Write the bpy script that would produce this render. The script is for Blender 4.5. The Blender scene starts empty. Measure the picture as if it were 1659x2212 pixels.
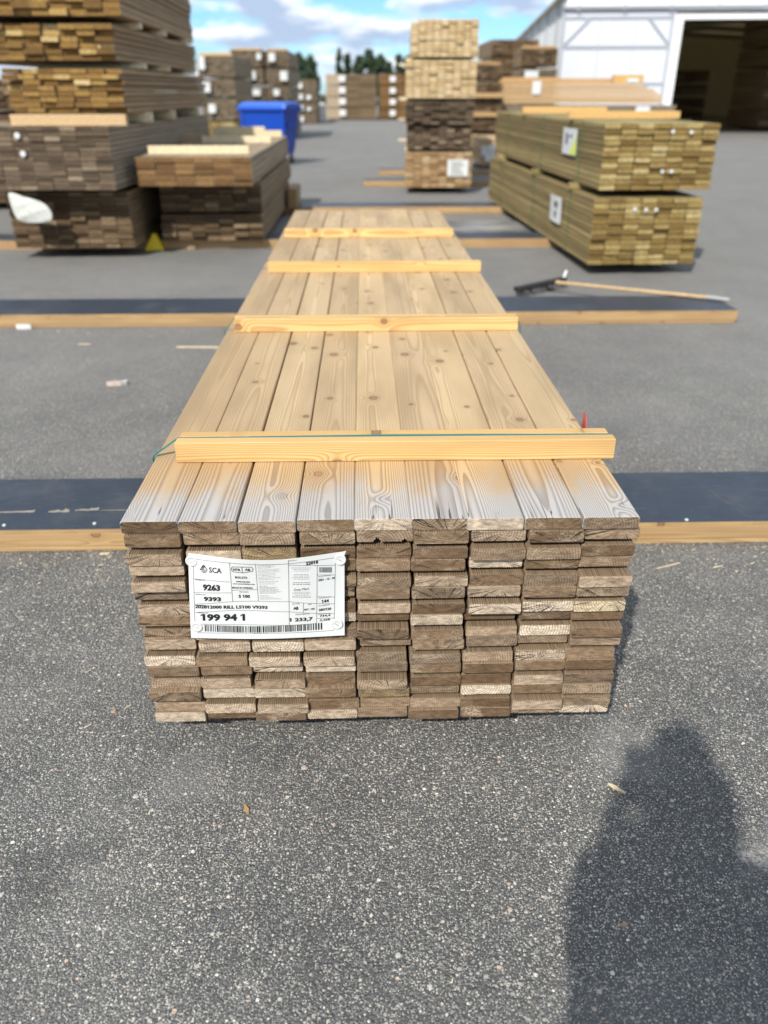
import bpy, math, random
from mathutils import Vector, Matrix
from math import sin, cos, tan, pi, radians, sqrt, exp, atan2
random.seed(7)
sc = bpy.context.scene
COL = sc.collection

# ------------------------------------------------------------------ camera
cam_d = bpy.data.cameras.new("camera"); cam = bpy.data.objects.new("camera", cam_d); COL.objects.link(cam)
cam_d.sensor_fit = 'VERTICAL'; cam_d.sensor_height = 24; cam_d.lens = 24 * 1700 / 2212
cam_d.clip_start = .03; cam_d.clip_end = 3000
cam.location = (0, 0, 1.46)
PITCH, YAW = radians(28.055), .0247
cam.rotation_euler = (pi / 2 - PITCH, 0, -YAW)
cam_d.dof.use_dof = True; cam_d.dof.focus_distance = 1.8; cam_d.dof.aperture_fstop = 1.45
sc.camera = cam
# ------------------------------------------------------------------ sky, sun, exposure
SUN_EL, SUN_AZ = radians(43), radians(25)          # the light travels towards +Y, 26 degrees to the right
w = bpy.data.worlds.new("World"); sc.world = w; w.use_nodes = True
def world():
    nt = w.node_tree; nt.nodes.clear(); N = nt.nodes.new; Lk = nt.links.new
    out = N('ShaderNodeOutputWorld'); bg = N('ShaderNodeBackground'); bg.inputs[1].default_value = .15
    sky = N('ShaderNodeTexSky'); sky.sky_type = 'NISHITA'; sky.sun_disc = False
    sky.sun_elevation = SUN_EL; sky.sun_rotation = pi + SUN_AZ; sky.air_density = 1.0; sky.dust_density = .3; sky.ozone_density = 3.5
    tint = N('ShaderNodeMix'); tint.data_type = 'RGBA'; tint.blend_type = 'MULTIPLY'; tint.inputs[0].default_value = 1
    Lk(sky.outputs[0], tint.inputs[6])
    g1 = N('ShaderNodeNewGeometry'); g2 = N('ShaderNodeSeparateXYZ'); gt = N('ShaderNodeTexCoord'); Lk(gt.outputs['Generated'], g2.inputs[0])
    gr = N('ShaderNodeValToRGB'); gr.color_ramp.elements[0].color = (.50, .74, 1.0, 1); gr.color_ramp.elements[1].color = (1.42, 1.10, .76, 1); gr.color_ramp.elements[0].position = .10; gr.color_ramp.elements[1].position = .30
    Lk(g2.outputs[2], gr.inputs[0]); Lk(gr.outputs[0], tint.inputs[7])
    tc = N('ShaderNodeTexCoord'); sep = N('ShaderNodeSeparateXYZ'); Lk(tc.outputs['Generated'], sep.inputs[0])
    mp = N('ShaderNodeMapping'); mp.inputs['Scale'].default_value = (1, 1, 3.1); Lk(tc.outputs['Generated'], mp.inputs[0])
    n1 = N('ShaderNodeTexNoise'); n1.inputs['Scale'].default_value = 10.0; n1.inputs['Detail'].default_value = 9; n1.inputs['Roughness'].default_value = .55
    mp.inputs['Location'].default_value = (.75, .2, .35)
    Lk(mp.outputs[0], n1.inputs['Vector'])
    r = N('ShaderNodeValToRGB'); r.color_ramp.elements[0].position = .435; r.color_ramp.elements[1].position = .55
    Lk(n1.outputs[0], r.inputs[0])
    # cloud tops bright, thick undersides grey-blue
    mp2 = N('ShaderNodeMapping'); mp2.inputs['Scale'].default_value = (1, 1, 3.1); mp2.inputs['Location'].default_value = (.75, .2, .375); Lk(tc.outputs['Generated'], mp2.inputs[0])
    n2 = N('ShaderNodeTexNoise'); n2.inputs['Scale'].default_value = 10.0; n2.inputs['Detail'].default_value = 5; Lk(mp2.outputs[0], n2.inputs['Vector'])
    r2 = N('ShaderNodeValToRGB'); r2.color_ramp.elements[0].position = .46; r2.color_ramp.elements[1].position = .60
    r2.color_ramp.elements[0].color = (7.0, 7.2, 7.5, 1); r2.color_ramp.elements[1].color = (3.1, 3.9, 5.2, 1)
    Lk(n2.outputs[0], r2.inputs[0])
    mx = N('ShaderNodeMix'); mx.data_type = 'RGBA'; Lk(r.outputs[0], mx.inputs[0]); Lk(tint.outputs[2], mx.inputs[6]); Lk(r2.outputs[0], mx.inputs[7])
    Lk(mx.outputs[2], bg.inputs[0]); Lk(bg.outputs[0], out.inputs[0])
world()
sun_d = bpy.data.lights.new("sun", 'SUN'); sun = bpy.data.objects.new("sun", sun_d); COL.objects.link(sun)
sun_d.energy = 4.4; sun_d.angle = radians(1.0); sun_d.color = (1, .955, .88)
sun.rotation_euler = (pi / 2 - SUN_EL, 0, -SUN_AZ)
sc.view_settings.view_transform = 'Standard'; sc.view_settings.look = 'None'
sc.view_settings.exposure = .16; sc.view_settings.gamma = 1
sc.cycles.max_bounces = 6

# ------------------------------------------------------------------ node helper
class NT:
    def __init__(s, name):
        s.m = bpy.data.materials.new(name); s.m.use_nodes = True; s.t = s.m.node_tree
        s.b = s.t.nodes['Principled BSDF']; s.b.inputs['Roughness'].default_value = .75
    def n(s, k, **kw):
        x = s.t.nodes.new('ShaderNode' + k)
        for a, v in kw.items(): setattr(x, a, v)
        return x
    def put(s, sock, v):
        if isinstance(v, (int, float)): sock.default_value = v
        elif isinstance(v, tuple): sock.default_value = v if len(v) != 3 or sock.type == 'VECTOR' else (*v, 1)
        else: s.t.links.new(v, sock)
    def M(s, op, a, b=None, c=None, clamp=False):
        x = s.n('Math', operation=op, use_clamp=clamp); s.put(x.inputs[0], a)
        if b is not None: s.put(x.inputs[1], b)
        if c is not None: s.put(x.inputs[2], c)
        return x.outputs[0]
    def V(s, op, a, b=None):
        x = s.n('VectorMath', operation=op); s.put(x.inputs[0], a)
        if b is not None: s.put(x.inputs[1], b)
        return x.outputs['Value'] if op in ('LENGTH', 'DISTANCE') else x.outputs[0]
    def xyz(s, v):
        x = s.n('SeparateXYZ'); s.put(x.inputs[0], v); return x.outputs
    def comb(s, a, b, c):
        x = s.n('CombineXYZ'); s.put(x.inputs[0], a); s.put(x.inputs[1], b); s.put(x.inputs[2], c); return x.outputs[0]
    def noise(s, v, scale=1, detail=2, rough=.5, dims='3D', w=None):
        x = s.n('TexNoise'); x.noise_dimensions = dims
        if v is not None: s.put(x.inputs['Vector'], v)
        if w is not None: s.put(x.inputs['W'], w)
        x.inputs['Scale'].default_value = scale; x.inputs['Detail'].default_value = detail; x.inputs['Roughness'].default_value = rough
        return x.outputs[0]
    def wn(s, w):
        x = s.n('TexWhiteNoise', noise_dimensions='1D'); s.put(x.inputs['W'], w); return x.outputs[0]
    def step(s, v, a, b, o0=0., o1=1.):
        x = s.n('MapRange', interpolation_type='SMOOTHSTEP'); s.put(x.inputs[0], v); s.put(x.inputs[1], a); s.put(x.inputs[2], b); s.put(x.inputs[3], o0); s.put(x.inputs[4], o1)
        return x.outputs[0]
    def ramp(s, v, stops, interp='LINEAR'):
        x = s.n('ValToRGB'); s.put(x.inputs[0], v); cr = x.color_ramp; cr.interpolation = interp
        while len(cr.elements) < len(stops): cr.elements.new(.5)
        for e, (p, c) in zip(cr.elements, stops): e.position = p; e.color = (*c, 1)
        return x.outputs[0]
    def mix(s, f, a, b, mode='MIX'):
        x = s.n('Mix', data_type='RGBA', blend_type=mode); s.put(x.inputs[0], f); s.put(x.inputs[6], a); s.put(x.inputs[7], b); return x.outputs[2]
    def attr(s, name):
        return s.n('Attribute', attribute_name=name)
    def color(s, c): s.put(s.b.inputs['Base Color'], c)
    def rough(s, r): s.put(s.b.inputs['Roughness'], r)
    def bump(s, h, strength=.5, dist=.002):
        x = s.n('Bump'); s.put(x.inputs['Height'], h); x.inputs['Strength'].default_value = strength; x.inputs['Distance'].default_value = dist
        s.t.links.new(x.outputs[0], s.b.inputs['Normal'])

def flat(name, col, rough=.6, var=.08, scale=30, metal=0):
    t = NT(name); o = t.n('TexCoord').outputs['Object']
    n = t.noise(o, scale, 4)
    t.color(t.mix(n, tuple(c * (1 - var) for c in col), tuple(min(1, c * (1 + var)) for c in col)))
    t.rough(rough); t.b.inputs['Metallic'].default_value = metal
    return t.m

def wood_detail(name, early, late, ends, weather=True, aged=False, ringw=.0036, knots=1.0, contrast=.75, tans=None, moss=True, endmul=1.0):
    t = NT(name)
    lc = t.attr('lc').outputs['Vector']; rnd = t.M('ADD', t.n('ObjectInfo').outputs['Random'], t.attr('rnd').outputs['Fac'])
    endf = t.attr('endf').outputs['Fac']
    s1 = t.wn(t.M('MULTIPLY', rnd, 317.)); s2 = t.wn(t.M('MULTIPLY', rnd, 911.)); s3 = t.wn(t.M('MULTIPLY', rnd, 1531.)); s4 = t.wn(t.M('MULTIPLY', rnd, 2711.))
    x, y, z = t.xyz(lc)
    seed = t.comb(t.M('MULTIPLY', s1, 70), t.M('MULTIPLY', s2, 50), t.M('MULTIPLY', s3, 30))
    y1 = t.comb(t.M('MULTIPLY', s1, 40), t.M('MULTIPLY', y, .9), t.M('MULTIPLY', s2, 40))
    wob = t.M('MULTIPLY', t.M('SUBTRACT', t.noise(y1, 1, 1), .5), .026)
    wob2 = t.M('MULTIPLY', t.M('SUBTRACT', t.noise(t.V('ADD', y1, (9., 3., 5.)), 1.3, 1), .5), .022)
    cx = t.M('MULTIPLY', t.M('SUBTRACT', s1, .5), .085)
    sgn = t.M('SUBTRACT', t.M('MULTIPLY', t.M('GREATER_THAN', s4, .42), 2), 1)
    cz = t.M('ADD', t.M('MULTIPLY', sgn, t.M('ADD', .020, t.M('MULTIPLY', s2, .050))), .0145)
    px = t.M('ADD', t.M('SUBTRACT', x, cx), wob); pz = t.M('ADD', t.M('SUBTRACT', z, cz), wob2)
    r = t.M('SQRT', t.M('ADD', t.M('MULTIPLY', px, px), t.M('MULTIPLY', pz, pz)))
    # knots
    kc = t.V('ADD', t.comb(t.M('DIVIDE', x, .10), t.M('DIVIDE', y, .30), 0.), t.V('MULTIPLY', seed, (1., 1., 0.)))
    vo = t.n('TexVoronoi', voronoi_dimensions='2D', feature='F1'); t.put(vo.inputs['Vector'], kc); vo.inputs['Scale'].default_value = 1
    dv = t.V('MULTIPLY', t.V('SUBTRACT', kc, vo.outputs['Position']), (.10, .30, 0.))
    dx, dy, dz = t.xyz(dv)
    kd = t.M('SQRT', t.M('ADD', t.M('MULTIPLY', dx, dx), t.M('MULTIPLY', t.M('MULTIPLY', dy, dy), .62)))
    kr, kg, kb = t.xyz(vo.outputs['Color'])
    kon = t.M('GREATER_THAN', kr, 1 - .62 * knots)
    ks = t.M('ADD', .003, t.M('MULTIPLY', kg, .0105))
    kn = t.M('DIVIDE', kd, ks)
    bumpk = t.M('MULTIPLY', t.M('MULTIPLY', kon, ks), t.M('EXPONENT', t.M('MULTIPLY', t.M('MULTIPLY', kn, kn), -.16)))
    notend = t.M('SUBTRACT', 1, endf)
    r2 = t.M('ADD', r, t.M('MULTIPLY', t.M('MULTIPLY', bumpk, 1.1), notend))
    dn = t.noise(t.V('ADD', t.V('MULTIPLY', lc, (1., .10, 1.)), seed), 13, 2)
    r2 = t.M('ADD', r2, t.M('MULTIPLY', dn, .0040))
    rw = t.M('ADD', ringw * .65, t.M('MULTIPLY', s3, ringw * .8))
    fr = t.M('FRACT', t.M('DIVIDE', r2, rw))
    ring = t.M('MULTIPLY', t.step(fr, .30, .86), t.step(fr, 1., .92))
    fib = t.noise(t.V('ADD', t.V('MULTIPLY', lc, (520., 9., 520.)), seed), 1, 2)
    lowv = t.noise(t.V('ADD', t.V('MULTIPLY', lc, (9., 1.6, 9.)), seed), 1, 2)
    e2 = t.mix(s2, early, tans or early)
    e2 = t.mix(t.step(lowv, .35, .7), e2, tuple(c * .80 for c in early))
    e2 = t.mix(1., e2, t.ramp(s4, [(0, (.84, .80, .77)), (.5, (1., 1., 1.)), (1, (1.10, 1.07, 1.0))]), 'MULTIPLY')
    c = t.mix(t.M('MULTIPLY', ring, contrast), e2, late)
    c = t.mix(t.M('MULTIPLY', t.step(fib, .45, .75), .18), c, tuple(q * .55 for q in early))
    # knot colour
    kin = t.M('MULTIPLY', kon, t.step(kn, 1.0, .75))
    kring = t.M('MULTIPLY', kon, t.M('MULTIPLY', t.step(kn, 1.35, 1.0), t.step(kn, .70, .95)))
    c = t.mix(t.M('MULTIPLY', kin, .75), c, t.mix(kb, (.30, .135, .055), (.20, .09, .045)))
    c = t.mix(t.M('MULTIPLY', kring, .7), c, (.085, .04, .022))
    # pale halo / tear-out next to the knot
    c = t.mix(t.M('MULTIPLY', t.M('MULTIPLY', kon, t.step(kn, 3.4, 1.2)), .16), c, tuple(q * .62 for q in late))
    if weather:
        wy = t.M('ADD', y, t.M('MULTIPLY', t.M('SUBTRACT', t.noise(t.V('ADD', t.V('MULTIPLY', lc, (18., 6., 18.)), seed), 1, 5, .6), .5), .30))
        wf = t.step(wy, .29, .03)
        wf = t.M('MULTIPLY', wf, notend)
        c = t.mix(t.M('MULTIPLY', wf, .84), c, t.mix(t.M('MULTIPLY', ring, .62), (.46, .46, .468), (.165, .148, .135)))
        wo = t.M('MULTIPLY', t.M('MULTIPLY', t.step(wy, .10, .22), t.step(wy, .42, .25)), notend)
        c = t.mix(t.M('MULTIPLY', wo, .38), c, t.mix(ring, (.56, .35, .155), (.28, .14, .06)))
        # drying checks on the top near the end
        ck = t.noise(t.V('ADD', t.comb(t.M('MULTIPLY', x, 42), t.M('MULTIPLY', y, 1.5), 0.), seed), 1, 2)
        ckm = t.M('MULTIPLY', t.step(t.M('ABSOLUTE', t.M('SUBTRACT', ck, .5)), .010, .003), t.step(y, .12, .02))
        ckm = t.M('MULTIPLY', ckm, t.M('MULTIPLY', t.step(t.M('ABSOLUTE', px), .05, .03), notend))
        c = t.mix(t.M('MULTIPLY', ckm, .85), c, (.03, .022, .018))
    if aged:
        c = t.mix(.78, c, t.mix(t.M('ADD', t.M('MULTIPLY', ring, .5), t.M('MULTIPLY', fib, .4)), (.24, .178, .122), (.075, .050, .030)))
    # ---- end grain
    ec = t.ramp(rnd if False else s4, ends, 'CONSTANT')
    ec = t.mix(.18, ec, t.ramp(s1, ends))
    fz = t.noise(t.V('ADD', t.V('MULTIPLY', lc, (260., 40., 420.)), seed), 1, 3, .7)
    qx = t.M('SUBTRACT', x, t.M('MULTIPLY', t.M('SUBTRACT', s3, .5), .05))
    qz = t.M('SUBTRACT', z, t.M('ADD', .0145, t.M('MULTIPLY', sgn, t.M('ADD', .002, t.M('MULTIPLY', s2, .026)))))
    er = t.M('SQRT', t.M('ADD', t.M('MULTIPLY', qx, qx), t.M('MULTIPLY', qz, qz)))
    er = t.M('ADD', er, t.M('MULTIPLY', t.noise(t.V('ADD', lc, seed), 60, 2), .0022))
    ef = t.M('FRACT', t.M('DIVIDE', er, t.M('ADD', .0032, t.M('MULTIPLY', s1, .0034))))
    ering = t.M('MULTIPLY', t.step(ef, .45, .85), t.step(ef, 1., .93))
    ec = t.mix(t.M('MULTIPLY', ering, t.M('ADD', .30, t.M('MULTIPLY', s1, .5))), ec, t.mix(.62, ec, (.02, .013, .008)))
    cen = t.M('MULTIPLY', t.step(t.noise(t.V('ADD', t.V('MULTIPLY', lc, (13., 1., 26.)), seed), 1, 1), .50, .66), t.step(fz, .42, .56))
    ec = t.mix(t.M('MULTIPLY', cen, t.M('MULTIPLY', s2, .9)), ec, (.50 * endmul, .40 * endmul, .29 * endmul))
    ec = t.mix(t.M('MULTIPLY', t.step(t.noise(t.V('ADD', t.V('MULTIPLY', lc, (18., 1., 30.)), t.V('MULTIPLY', seed, (.7, .3, .2))), 1, 2), .5, .72), .55), ec, t.mix(.6, ec, (.06, .035, .015)))
    if moss:
        ec = t.mix(t.M('MULTIPLY', t.M('MULTIPLY', t.M('GREATER_THAN', s3, .972), t.step(fz, .45, .6)), .55), ec, (.36, .28, .06))
    ang = t.n('Math', operation='ARCTAN2'); t.put(ang.inputs[0], qz); t.put(ang.inputs[1], qx)
    cr = t.noise(None, 1, 1, .5, '1D', t.M('ADD', t.M('MULTIPLY', ang.outputs[0], 5.), t.M('MULTIPLY', s2, 60)))
    cr2 = t.noise(None, 1, 1, .5, '1D', t.M('ADD', t.M('MULTIPLY', ang.outputs[0], 2.5), t.M('MULTIPLY', s1, 90)))
    bend = t.M('MULTIPLY', t.M('SUBTRACT', t.noise(t.V('ADD', lc, seed), 40, 1), .5), .06)
    ca = t.step(t.M('ABSOLUTE', t.M('SUBTRACT', t.M('ADD', cr, bend), .5)), .011, .003)
    cb = t.step(t.M('ABSOLUTE', t.M('SUBTRACT', t.M('ADD', cr2, bend), .5)), .010, .003)
    crk = t.M('MAXIMUM', t.M('MULTIPLY', ca, t.step(er, .010, .022)), cb)
    crk = t.M('MULTIPLY', crk, t.M('MULTIPLY', t.step(s3, .05, .9), .95))
    ec = t.mix(crk, ec, (.022, .015, .010))
    mo = t.noise(t.V('ADD', t.V('MULTIPLY', lc, (55., 1., 150.)), seed), 1, 4, .75)
    ec = t.mix(1., ec, t.mix(t.step(mo, .30, .70), (.60, .57, .53), (1.26, 1.25, 1.23)), 'MULTIPLY')
    # dirt that sits along the board edge of the end
    c = t.mix(endf, c, ec)
    t.color(c); t.rough(t.mix(endf, (.62,) * 3, (.9,) * 3))
    h = t.M('ADD', t.M('MULTIPLY', ring, -.5), t.M('ADD', t.M('MULTIPLY', fib, .4), t.M('MULTIPLY', t.M('MULTIPLY', fz, endf), 1.4)))
    h = t.M('SUBTRACT', h, t.M('MULTIPLY', crk, t.M('MULTIPLY', endf, 1.0)))
    t.bump(h, .45, .0012)
    return t.m

def wood_simple(name, sides, ends, grey=0.):
    """sides / ends: ramps of colour over the per-board random"""
    t = NT(name); o = t.n('TexCoord').outputs['Object']
    rnd = t.M('ADD', t.n('ObjectInfo').outputs['Random'], t.attr('rnd').outputs['Fac'])
    s1 = t.wn(t.M('MULTIPLY', rnd, 517.)); s2 = t.wn(t.M('MULTIPLY', rnd, 77.7))
    endf = t.attr('endf').outputs['Fac']
    seed = t.comb(t.M('MULTIPLY', s1, 60), t.M('MULTIPLY', s2, 60), 0.)
    st = t.noise(t.V('ADD', t.V('MULTIPLY', o, (60., 1.6, 60.)), seed), 1, 4)
    en = t.noise(t.V('ADD', t.V('MULTIPLY', o, (38., 5., 55.)), seed), 1, 4, .65)
    a = t.mix(t.step(st, .3, .75), t.ramp(s1, sides), t.mix(.5, t.ramp(s1, sides), tuple(q * .45 for q in sides[0][1])))
    b = t.mix(t.step(en, .35, .7), t.ramp(s2, ends), t.mix(.55, t.ramp(s2, ends), tuple(q * .4 for q in ends[0][1])))
    t.color(t.mix(endf, a, b)); t.rough(.82)
    t.bump(t.M('ADD', st, t.M('MULTIPLY', en, endf)), .4, .003)
    return t.m

# ------------------------------------------------------------------ mesh helpers
def tag(o, label=None, cat=None, group=None, kind=None):
    if label: o['label'] = label
    if cat: o['category'] = cat
    if group: o['group'] = group
    if kind: o['kind'] = kind
    return o
def empty(name, loc, rz=0, **k):
    o = bpy.data.objects.new(name, None); COL.objects.link(o); o.location = loc; o.rotation_euler = (0, 0, rz); o.empty_display_size = .1
    return tag(o, **k)
class MB:
    def __init__(s): s.v = []; s.f = []; s.m = []; s.e = []; s.r = []; s.lc = []
    def add(s, vs, fs, mi=0, ends=None, rnd=0., lc=None):
        b = len(s.v); s.v += [tuple(v) for v in vs]; s.lc += [tuple(v) for v in (lc or vs)]
        for k, f in enumerate(fs):
            s.f.append(tuple(b + i for i in f)); s.m.append(mi); s.e.append(1. if ends and k in ends else 0.); s.r.append(rnd)
    def box(s, x0, y0, z0, x1, y1, z1, mi=0, rot=None, org=None, rnd=0., endax=None):
        vs = [Vector(p) for p in ((x0, y0, z0), (x1, y0, z0), (x1, y1, z0), (x0, y1, z0), (x0, y0, z1), (x1, y0, z1), (x1, y1, z1), (x0, y1, z1))]
        if rot is not None: vs = [rot @ v for v in vs]
        if org is not None: vs = [v + Vector(org) for v in vs]
        fs = [(0, 3, 2, 1), (4, 5, 6, 7), (0, 1, 5, 4), (2, 3, 7, 6), (1, 2, 6, 5), (3, 0, 4, 7)]
        s.add(vs, fs, mi, {'y': (2, 3), 'x': (4, 5)}.get(endax), rnd)
    def cbox(s, x0, y0, z0, x1, y1, z1, c=.003, ax='y', mi=0, rnd=0., org=(0, 0, 0), rot=None):
        """chamfered bar along ax"""
        if ax == 'y': A, B, L0, L1 = (x0, x1), (z0, z1), y0, y1
        elif ax == 'x': A, B, L0, L1 = (y0, y1), (z0, z1), x0, x1
        else: A, B, L0, L1 = (x0, x1), (y0, y1), z0, z1
        prof = [(A[0] + c, B[0]), (A[1] - c, B[0]), (A[1], B[0] + c), (A[1], B[1] - c), (A[1] - c, B[1]), (A[0] + c, B[1]), (A[0], B[1] - c), (A[0], B[0] + c)]
        cx, cz = (A[0] + A[1]) / 2, (B[0] + B[1]) / 2
        vs = []; lc = []
        e = min(c * .6, .002)
        for L, q in ((L0, 1 - 2 * e / (A[1] - A[0])), (L0 + e, 1), (L1 - e, 1), (L1, 1 - 2 * e / (A[1] - A[0]))):
            for a, b in prof:
                a2 = cx + (a - cx) * q; b2 = cz + (b - cz) * q
                p = Vector((a2, L, b2) if ax == 'y' else ((L, a2, b2) if ax == 'x' else (a2, b2, L)))
                lc.append((b2 - cz, L - L0, a2 - cx + .0145) if ax == 'x' else (a2 - cx, L - L0, b2 - cz + .0145))
                if rot is not None: p = rot @ p
                vs.append(p + Vector(org))
        n = 8; fs = [tuple(range(n)) if ax != 'x' else tuple(range(n))[::-1]]
        for k in range(3):
            for i in range(n):
                j = (i + 1) % n; f = (k * n + i, (k + 1) * n + i, (k + 1) * n + j, k * n + j)
                fs.append(f)
        fs.append(tuple(range(3 * n, 4 * n))[::-1])
        s.add(vs, fs, mi, (0, len(fs) - 1), rnd, lc)
    def tube(s, pts, rad, n=10, mi=0, cap=True):
        pts = [Vector(p) for p in pts]; rr = rad if isinstance(rad, (list, tuple)) else [rad] * len(pts)
        vs = []
        for i, p in enumerate(pts):
            d = (pts[min(i + 1, len(pts) - 1)] - pts[max(i - 1, 0)]).normalized()
            u = d.cross(Vector((0, 0, 1)));
            if u.length < .01: u = Vector((1, 0, 0))
            u.normalize(); v = d.cross(u)
            vs += [p + (u * cos(2 * pi * k / n) + v * sin(2 * pi * k / n)) * rr[i] for k in range(n)]
        fs = [(i * n + k, i * n + (k + 1) % n, (i + 1) * n + (k + 1) % n, (i + 1) * n + k) for i in range(len(pts) - 1) for k in range(n)]
        if cap: fs += [tuple(range(n))[::-1], tuple(range((len(pts) - 1) * n, len(pts) * n))]
        s.add(vs, fs, mi)
    def mesh(s, name, mats, smooth=False):
        me = bpy.data.meshes.new(name); me.from_pydata(s.v, [], s.f); me.update()
        for m in (mats if isinstance(mats, (list, tuple)) else [mats]): me.materials.append(m)
        me.polygons.foreach_set('material_index', s.m)
        a = me.attributes.new('lc', 'FLOAT_VECTOR', 'POINT'); a.data.foreach_set('vector', [c for v in s.lc for c in v])
        a = me.attributes.new('endf', 'FLOAT', 'FACE'); a.data.foreach_set('value', s.e)
        if any(s.r): a = me.attributes.new('rnd', 'FLOAT', 'FACE'); a.data.foreach_set('value', s.r)
        if smooth: me.polygons.foreach_set('use_smooth', [True] * len(me.polygons))
        me.update(); return me
    def build(s, name, mats, parent=None, smooth=False, loc=None, world=True, **k):
        """vertices are in world space unless loc is given; world=True keeps them there under a parent"""
        o = bpy.data.objects.new(name, s.mesh(name, mats, smooth)); COL.objects.link(o)
        if loc is not None: o.location = loc
        if parent is not None:
            o.parent = parent
            if world:
                o.matrix_parent_inverse = wm(parent).inverted()
        return tag(o, **k)
def wm(o):
    m = Matrix.LocRotScale(o.location, o.rotation_euler, o.scale)
    return (wm(o.parent) @ o.matrix_parent_inverse @ m) if o.parent else m
def inst(name, me, loc, parent=None, rot=(0, 0, 0), **k):
    o = bpy.data.objects.new(name, me); COL.objects.link(o); o.location = loc; o.rotation_euler = rot
    if parent is not None: o.parent = parent; o.matrix_parent_inverse = wm(parent).inverted()
    return tag(o, **k)

# ------------------------------------------------------------------ materials
def asphalt():
    t = NT('asphalt'); o = t.n('TexCoord').outputs['Object']
    wv = t.V('ADD', o, t.V('MULTIPLY', t.n('TexNoise').outputs[1], (0., 0., 0.)))
    def vor(scale, feat='F1'):
        v = t.n('TexVoronoi', voronoi_dimensions='2D', feature=feat); t.put(v.inputs['Vector'], wv); v.inputs['Scale'].default_value = scale; return v
    big = vor(150); sm = vor(310); peb = vor(62); fine = t.noise(o, 420, 3, .7)
    bc = t.xyz(big.outputs['Color']); scn = t.xyz(sm.outputs['Color'])
    p1 = t.noise(o, .55, 4, .6); p2 = t.noise(o, 3.2, 4, .6); p3 = t.noise(t.V('MULTIPLY', o, (1., .22, 1.)), 2.2, 3)
    base = t.mix(fine, (.040, .041, .043), (.105, .106, .107))
    s_small = t.M('MULTIPLY', t.step(sm.outputs['Distance'], .60, .36), t.M('GREATER_THAN', scn[1], .30))
    c = t.mix(s_small, base, t.ramp(scn[0], [(0, (.065, .067, .070)), (.45, (.13, .131, .132)), (.74, (.225, .223, .213)), (1, (.48, .47, .43))]))
    bsz = t.M('ADD', .20, t.M('MULTIPLY', bc[2], .28))
    s_big = t.M('MULTIPLY', t.step(big.outputs['Distance'], bsz, t.M('MULTIPLY', bsz, .75)), t.M('GREATER_THAN', bc[1], .48))
    c = t.mix(s_big, c, t.ramp(bc[0], [(0, (.075, .077, .080)), (.42, (.145, .145, .147)), (.70, (.27, .265, .25)), (.90, (.45, .43, .39)), (.95, (.62, .60, .56)), (.975, (.45, .31, .23)), (1, (.68, .67, .63))]))
    pc = t.xyz(peb.outputs['Color'])
    s_peb = t.M('MULTIPLY', t.step(peb.outputs['Distance'], t.M('ADD', .10, t.M('MULTIPLY', pc[2], .22)), t.M('ADD', .06, t.M('MULTIPLY', pc[2], .18))), t.M('GREATER_THAN', pc[1], .87))
    c = t.mix(s_peb, c, t.ramp(pc[0], [(0, (.30, .295, .28)), (.4, (.38, .37, .345)), (.7, (.50, .485, .45)), (.88, (.50, .36, .28)), (1, (.66, .64, .60))]))
    c = t.mix(1., c, t.mix(t.step(p1, .35, .68), (1.12, 1.105, 1.08), (1.40, 1.37, 1.30)), 'MULTIPLY')
    c = t.mix(1., c, t.mix(t.step(p2, .3, .7), (.88, .88, .885), (1.13, 1.12, 1.10)), 'MULTIPLY')
    c = t.mix(1., c, t.mix(t.step(p3, .3, .7), (.92, .92, .92), (1.08, 1.08, 1.07)), 'MULTIPLY')
    # dusty film: heavier away from where the lorries turn
    dust = t.step(t.noise(t.V('ADD', o, (3., 8., 0.)), .9, 5, .65), .46, .72)
    c = t.mix(t.M('MULTIPLY', dust, .28), c, (.33, .32, .30))
    yy = t.xyz(o)[1]
    X_, Y_, _z = t.xyz(o)
    for (sx_, sy_, sr, col_, op) in ((-.70, 1.12, .09, (.045, .045, .046), .40), (-.60, 1.18, .05, (.04, .04, .04), .35), (.64, 1.45, .13, (.34, .33, .31), .30), (-.44, 1.38, .10, (.30, .295, .28), .24), (-1.1, 3.3, .3, (.30, .29, .28), .2), (1.5, 3.6, .35, (.30, .29, .28), .14), (-1.9, 7.2, .8, (.33, .32, .31), .22), (2.3, 4.6, .5, (.31, .30, .29), .15)):
        dd = t.M('SQRT', t.M('ADD', t.M('POWER', t.M('SUBTRACT', X_, sx_), 2.), t.M('POWER', t.M('SUBTRACT', Y_, sy_), 2.)))
        dd = t.M('ADD', dd, t.M('MULTIPLY', t.M('SUBTRACT', t.noise(o, 14 if sr < .2 else 3, 4, .65), .5), sr * 1.8))
        c = t.mix(t.M('MULTIPLY', t.step(dd, sr * 1.2, sr * .3), op), c, col_)
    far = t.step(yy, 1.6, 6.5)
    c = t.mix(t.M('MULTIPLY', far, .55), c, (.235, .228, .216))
    t.color(c); t.rough(t.M('SUBTRACT', .82, t.M('MULTIPLY', s_big, .25)))
    h = t.M('SUBTRACT', t.M('MULTIPLY', fine, .3), t.M('ADD', t.M('MULTIPLY', big.outputs['Distance'], .9), t.M('MULTIPLY', sm.outputs['Distance'], .6)))
    t.bump(h, .8, .004)
    return t.m
ASPH = asphalt()
ENDS = [(0, (.125, .074, .036)), (.14, (.21, .135, .074)), (.28, (.30, .205, .125)), (.40, (.150, .090, .046)), (.50, (.38, .275, .185)), (.60, (.22, .145, .085)), (.68, (.52, .405, .295)), (.84, (.70, .585, .455))]
DECK_IN = wood_detail('inner_decking_wood', (.50, .36, .21), (.28, .16, .08), ENDS, weather=False, aged=True)
DECK = wood_detail('decking_wood', (.535, .395, .222), (.34, .215, .105), ENDS, tans=(.60, .45, .265), knots=.75, contrast=.62)
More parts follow.
